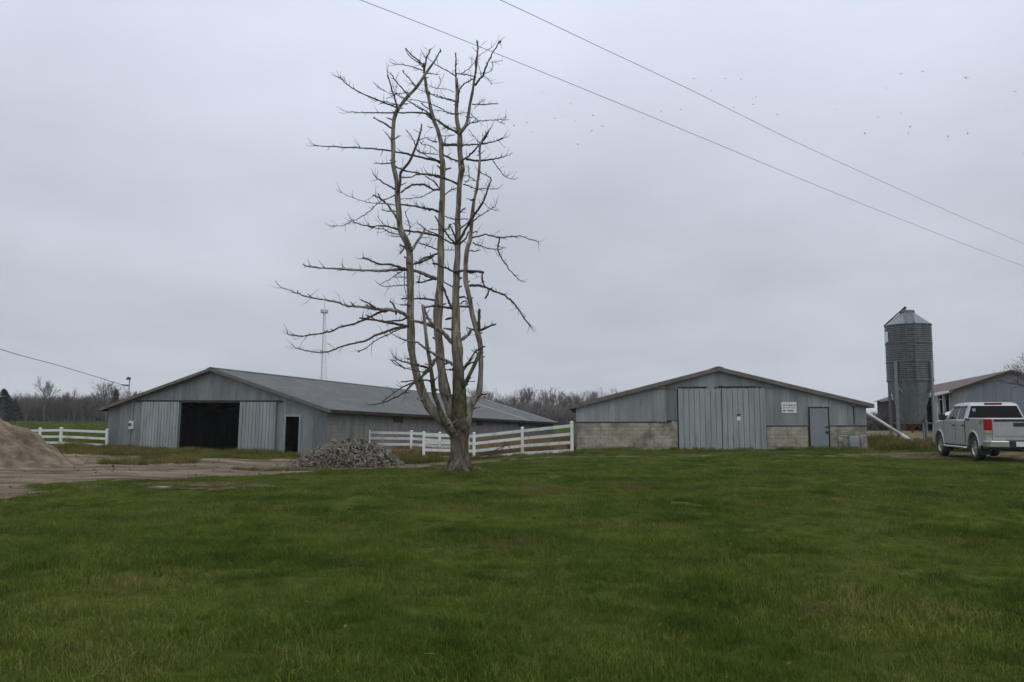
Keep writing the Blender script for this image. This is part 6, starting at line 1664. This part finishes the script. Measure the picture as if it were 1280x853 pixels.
# dead grass behind the fence between the barns
n = 6500
DX = rg.uniform(-8, 5.5, n); DY = rg.uniform(37.5, 74, n)
fl = 39.9 - np.clip((DX + 4.3) / 6.9, 0, 1) ** 1.6 * 4.3
k = (DY > fl + .35) & barn_out(DX, DY, left_m, 14.2, 36, .3) & barn_out(DX, DY, right_m, 14, 34, .2) & (DX > -3.2 - np.clip(DY - 40, 0, 3)) & (DX + 8 > (44.5 - DY) * .6) & ~((DX > 2.3) & (DY < 41.6))
DX, DY = DX[k], DY[k]
DT = [tuft("dry_tuft", 60 + s, 46, .26, .25, .62, .014, .45, M['dry']) for s in range(4)]
scatter("dead_grass", "tall rusty brown dead grass behind the white fence", "grass", np.stack([DX, DY, H(DX, DY)], 1), rg.uniform(.55, 1.25, len(DX)), DT, 4)

# pasture beyond the left fence and behind
PX_, PY_ = [], []
for y0, y1, nn in ((47, 70, 1500), (70, 110, 1500), (110, 172, 1200)):
    y = rg.uniform(y0, y1, nn); PY_.append(y); PX_.append(-y * rg.uniform(.42, .72, nn))
PX_, PY_ = np.concatenate(PX_), np.concatenate(PY_)
k = barn_out(PX_, PY_, left_m, 14.2, 36, .3); PX_, PY_ = PX_[k], PY_[k]
# faint worn, withered spots in the lawn
ZX, ZY = [], []
for px0, px1, py0, py1, n in ((735, 850, 603.5, 614, 190), (620, 735, 605, 619, 110), (985, 1110, 755, 790, 34), (890, 1010, 622, 640, 55), (580, 680, 668, 694, 36), (150, 345, 602, 613, 260)):
    for _ in range(n):
        a_, d_ = rg.uniform(0, 2 * PI), math.sqrt(rg.uniform(0, 1)) * rg.uniform(.5, 1)
        x_, y_ = on_ground((px0 + px1) / 2 + (px1 - px0) / 2 * d_ * math.cos(a_), (py0 + py1) / 2 + (py1 - py0) / 2 * d_ * math.sin(a_)); ZX.append(x_); ZY.append(y_)
ZX, ZY = np.array(ZX), np.array(ZY)
ZT = [tuft("withered_tuft", 90 + s, 40, .15, .03, .085, .005, .8, M['withered']) for s in range(3)]
scatter("withered_grass", "faint withered brown spots in the front lawn", "grass", np.stack([ZX, ZY, H(ZX, ZY)], 1), rg.uniform(.5, 1.1, len(ZX)), ZT, 6)
PT = [tuft("pasture_tuft", 80 + s, 40, .45, .08, .24, .03, .6, M['lawn']) for s in range(3)]
scatter("pasture_grass", "green pasture grass beyond the left fence", "grass", np.stack([PX_, PY_, H(PX_, PY_)], 1), rg.uniform(.6, 1.5, len(PX_)), PT, 5)

# ---------------------------------------------------------------- thin winter haze
def build_haze():
    mb = MB(); mb.span((-330, -40, -4.0), (330, 420, 50)); me = mb.mesh("haze")
    m = bpy.data.materials.new("haze"); m.use_nodes = True; nt = m.node_tree; nt.nodes.clear()
    out = nt.nodes.new("ShaderNodeOutputMaterial"); pv = nt.nodes.new("ShaderNodeVolumePrincipled")
    pv.inputs["Color"].default_value = (.97, .98, 1, 1); pv.inputs["Density"].default_value = 0.00035; pv.inputs["Anisotropy"].default_value = 0.2
    nt.links.new(pv.outputs[0], out.inputs["Volume"]); me.materials.append(m)
    o = bpy.data.objects.new("haze", me); COL.objects.link(o); tag(o, "thin grey winter haze in the air", kind="stuff")
HAZE = True
if HAZE: build_haze()
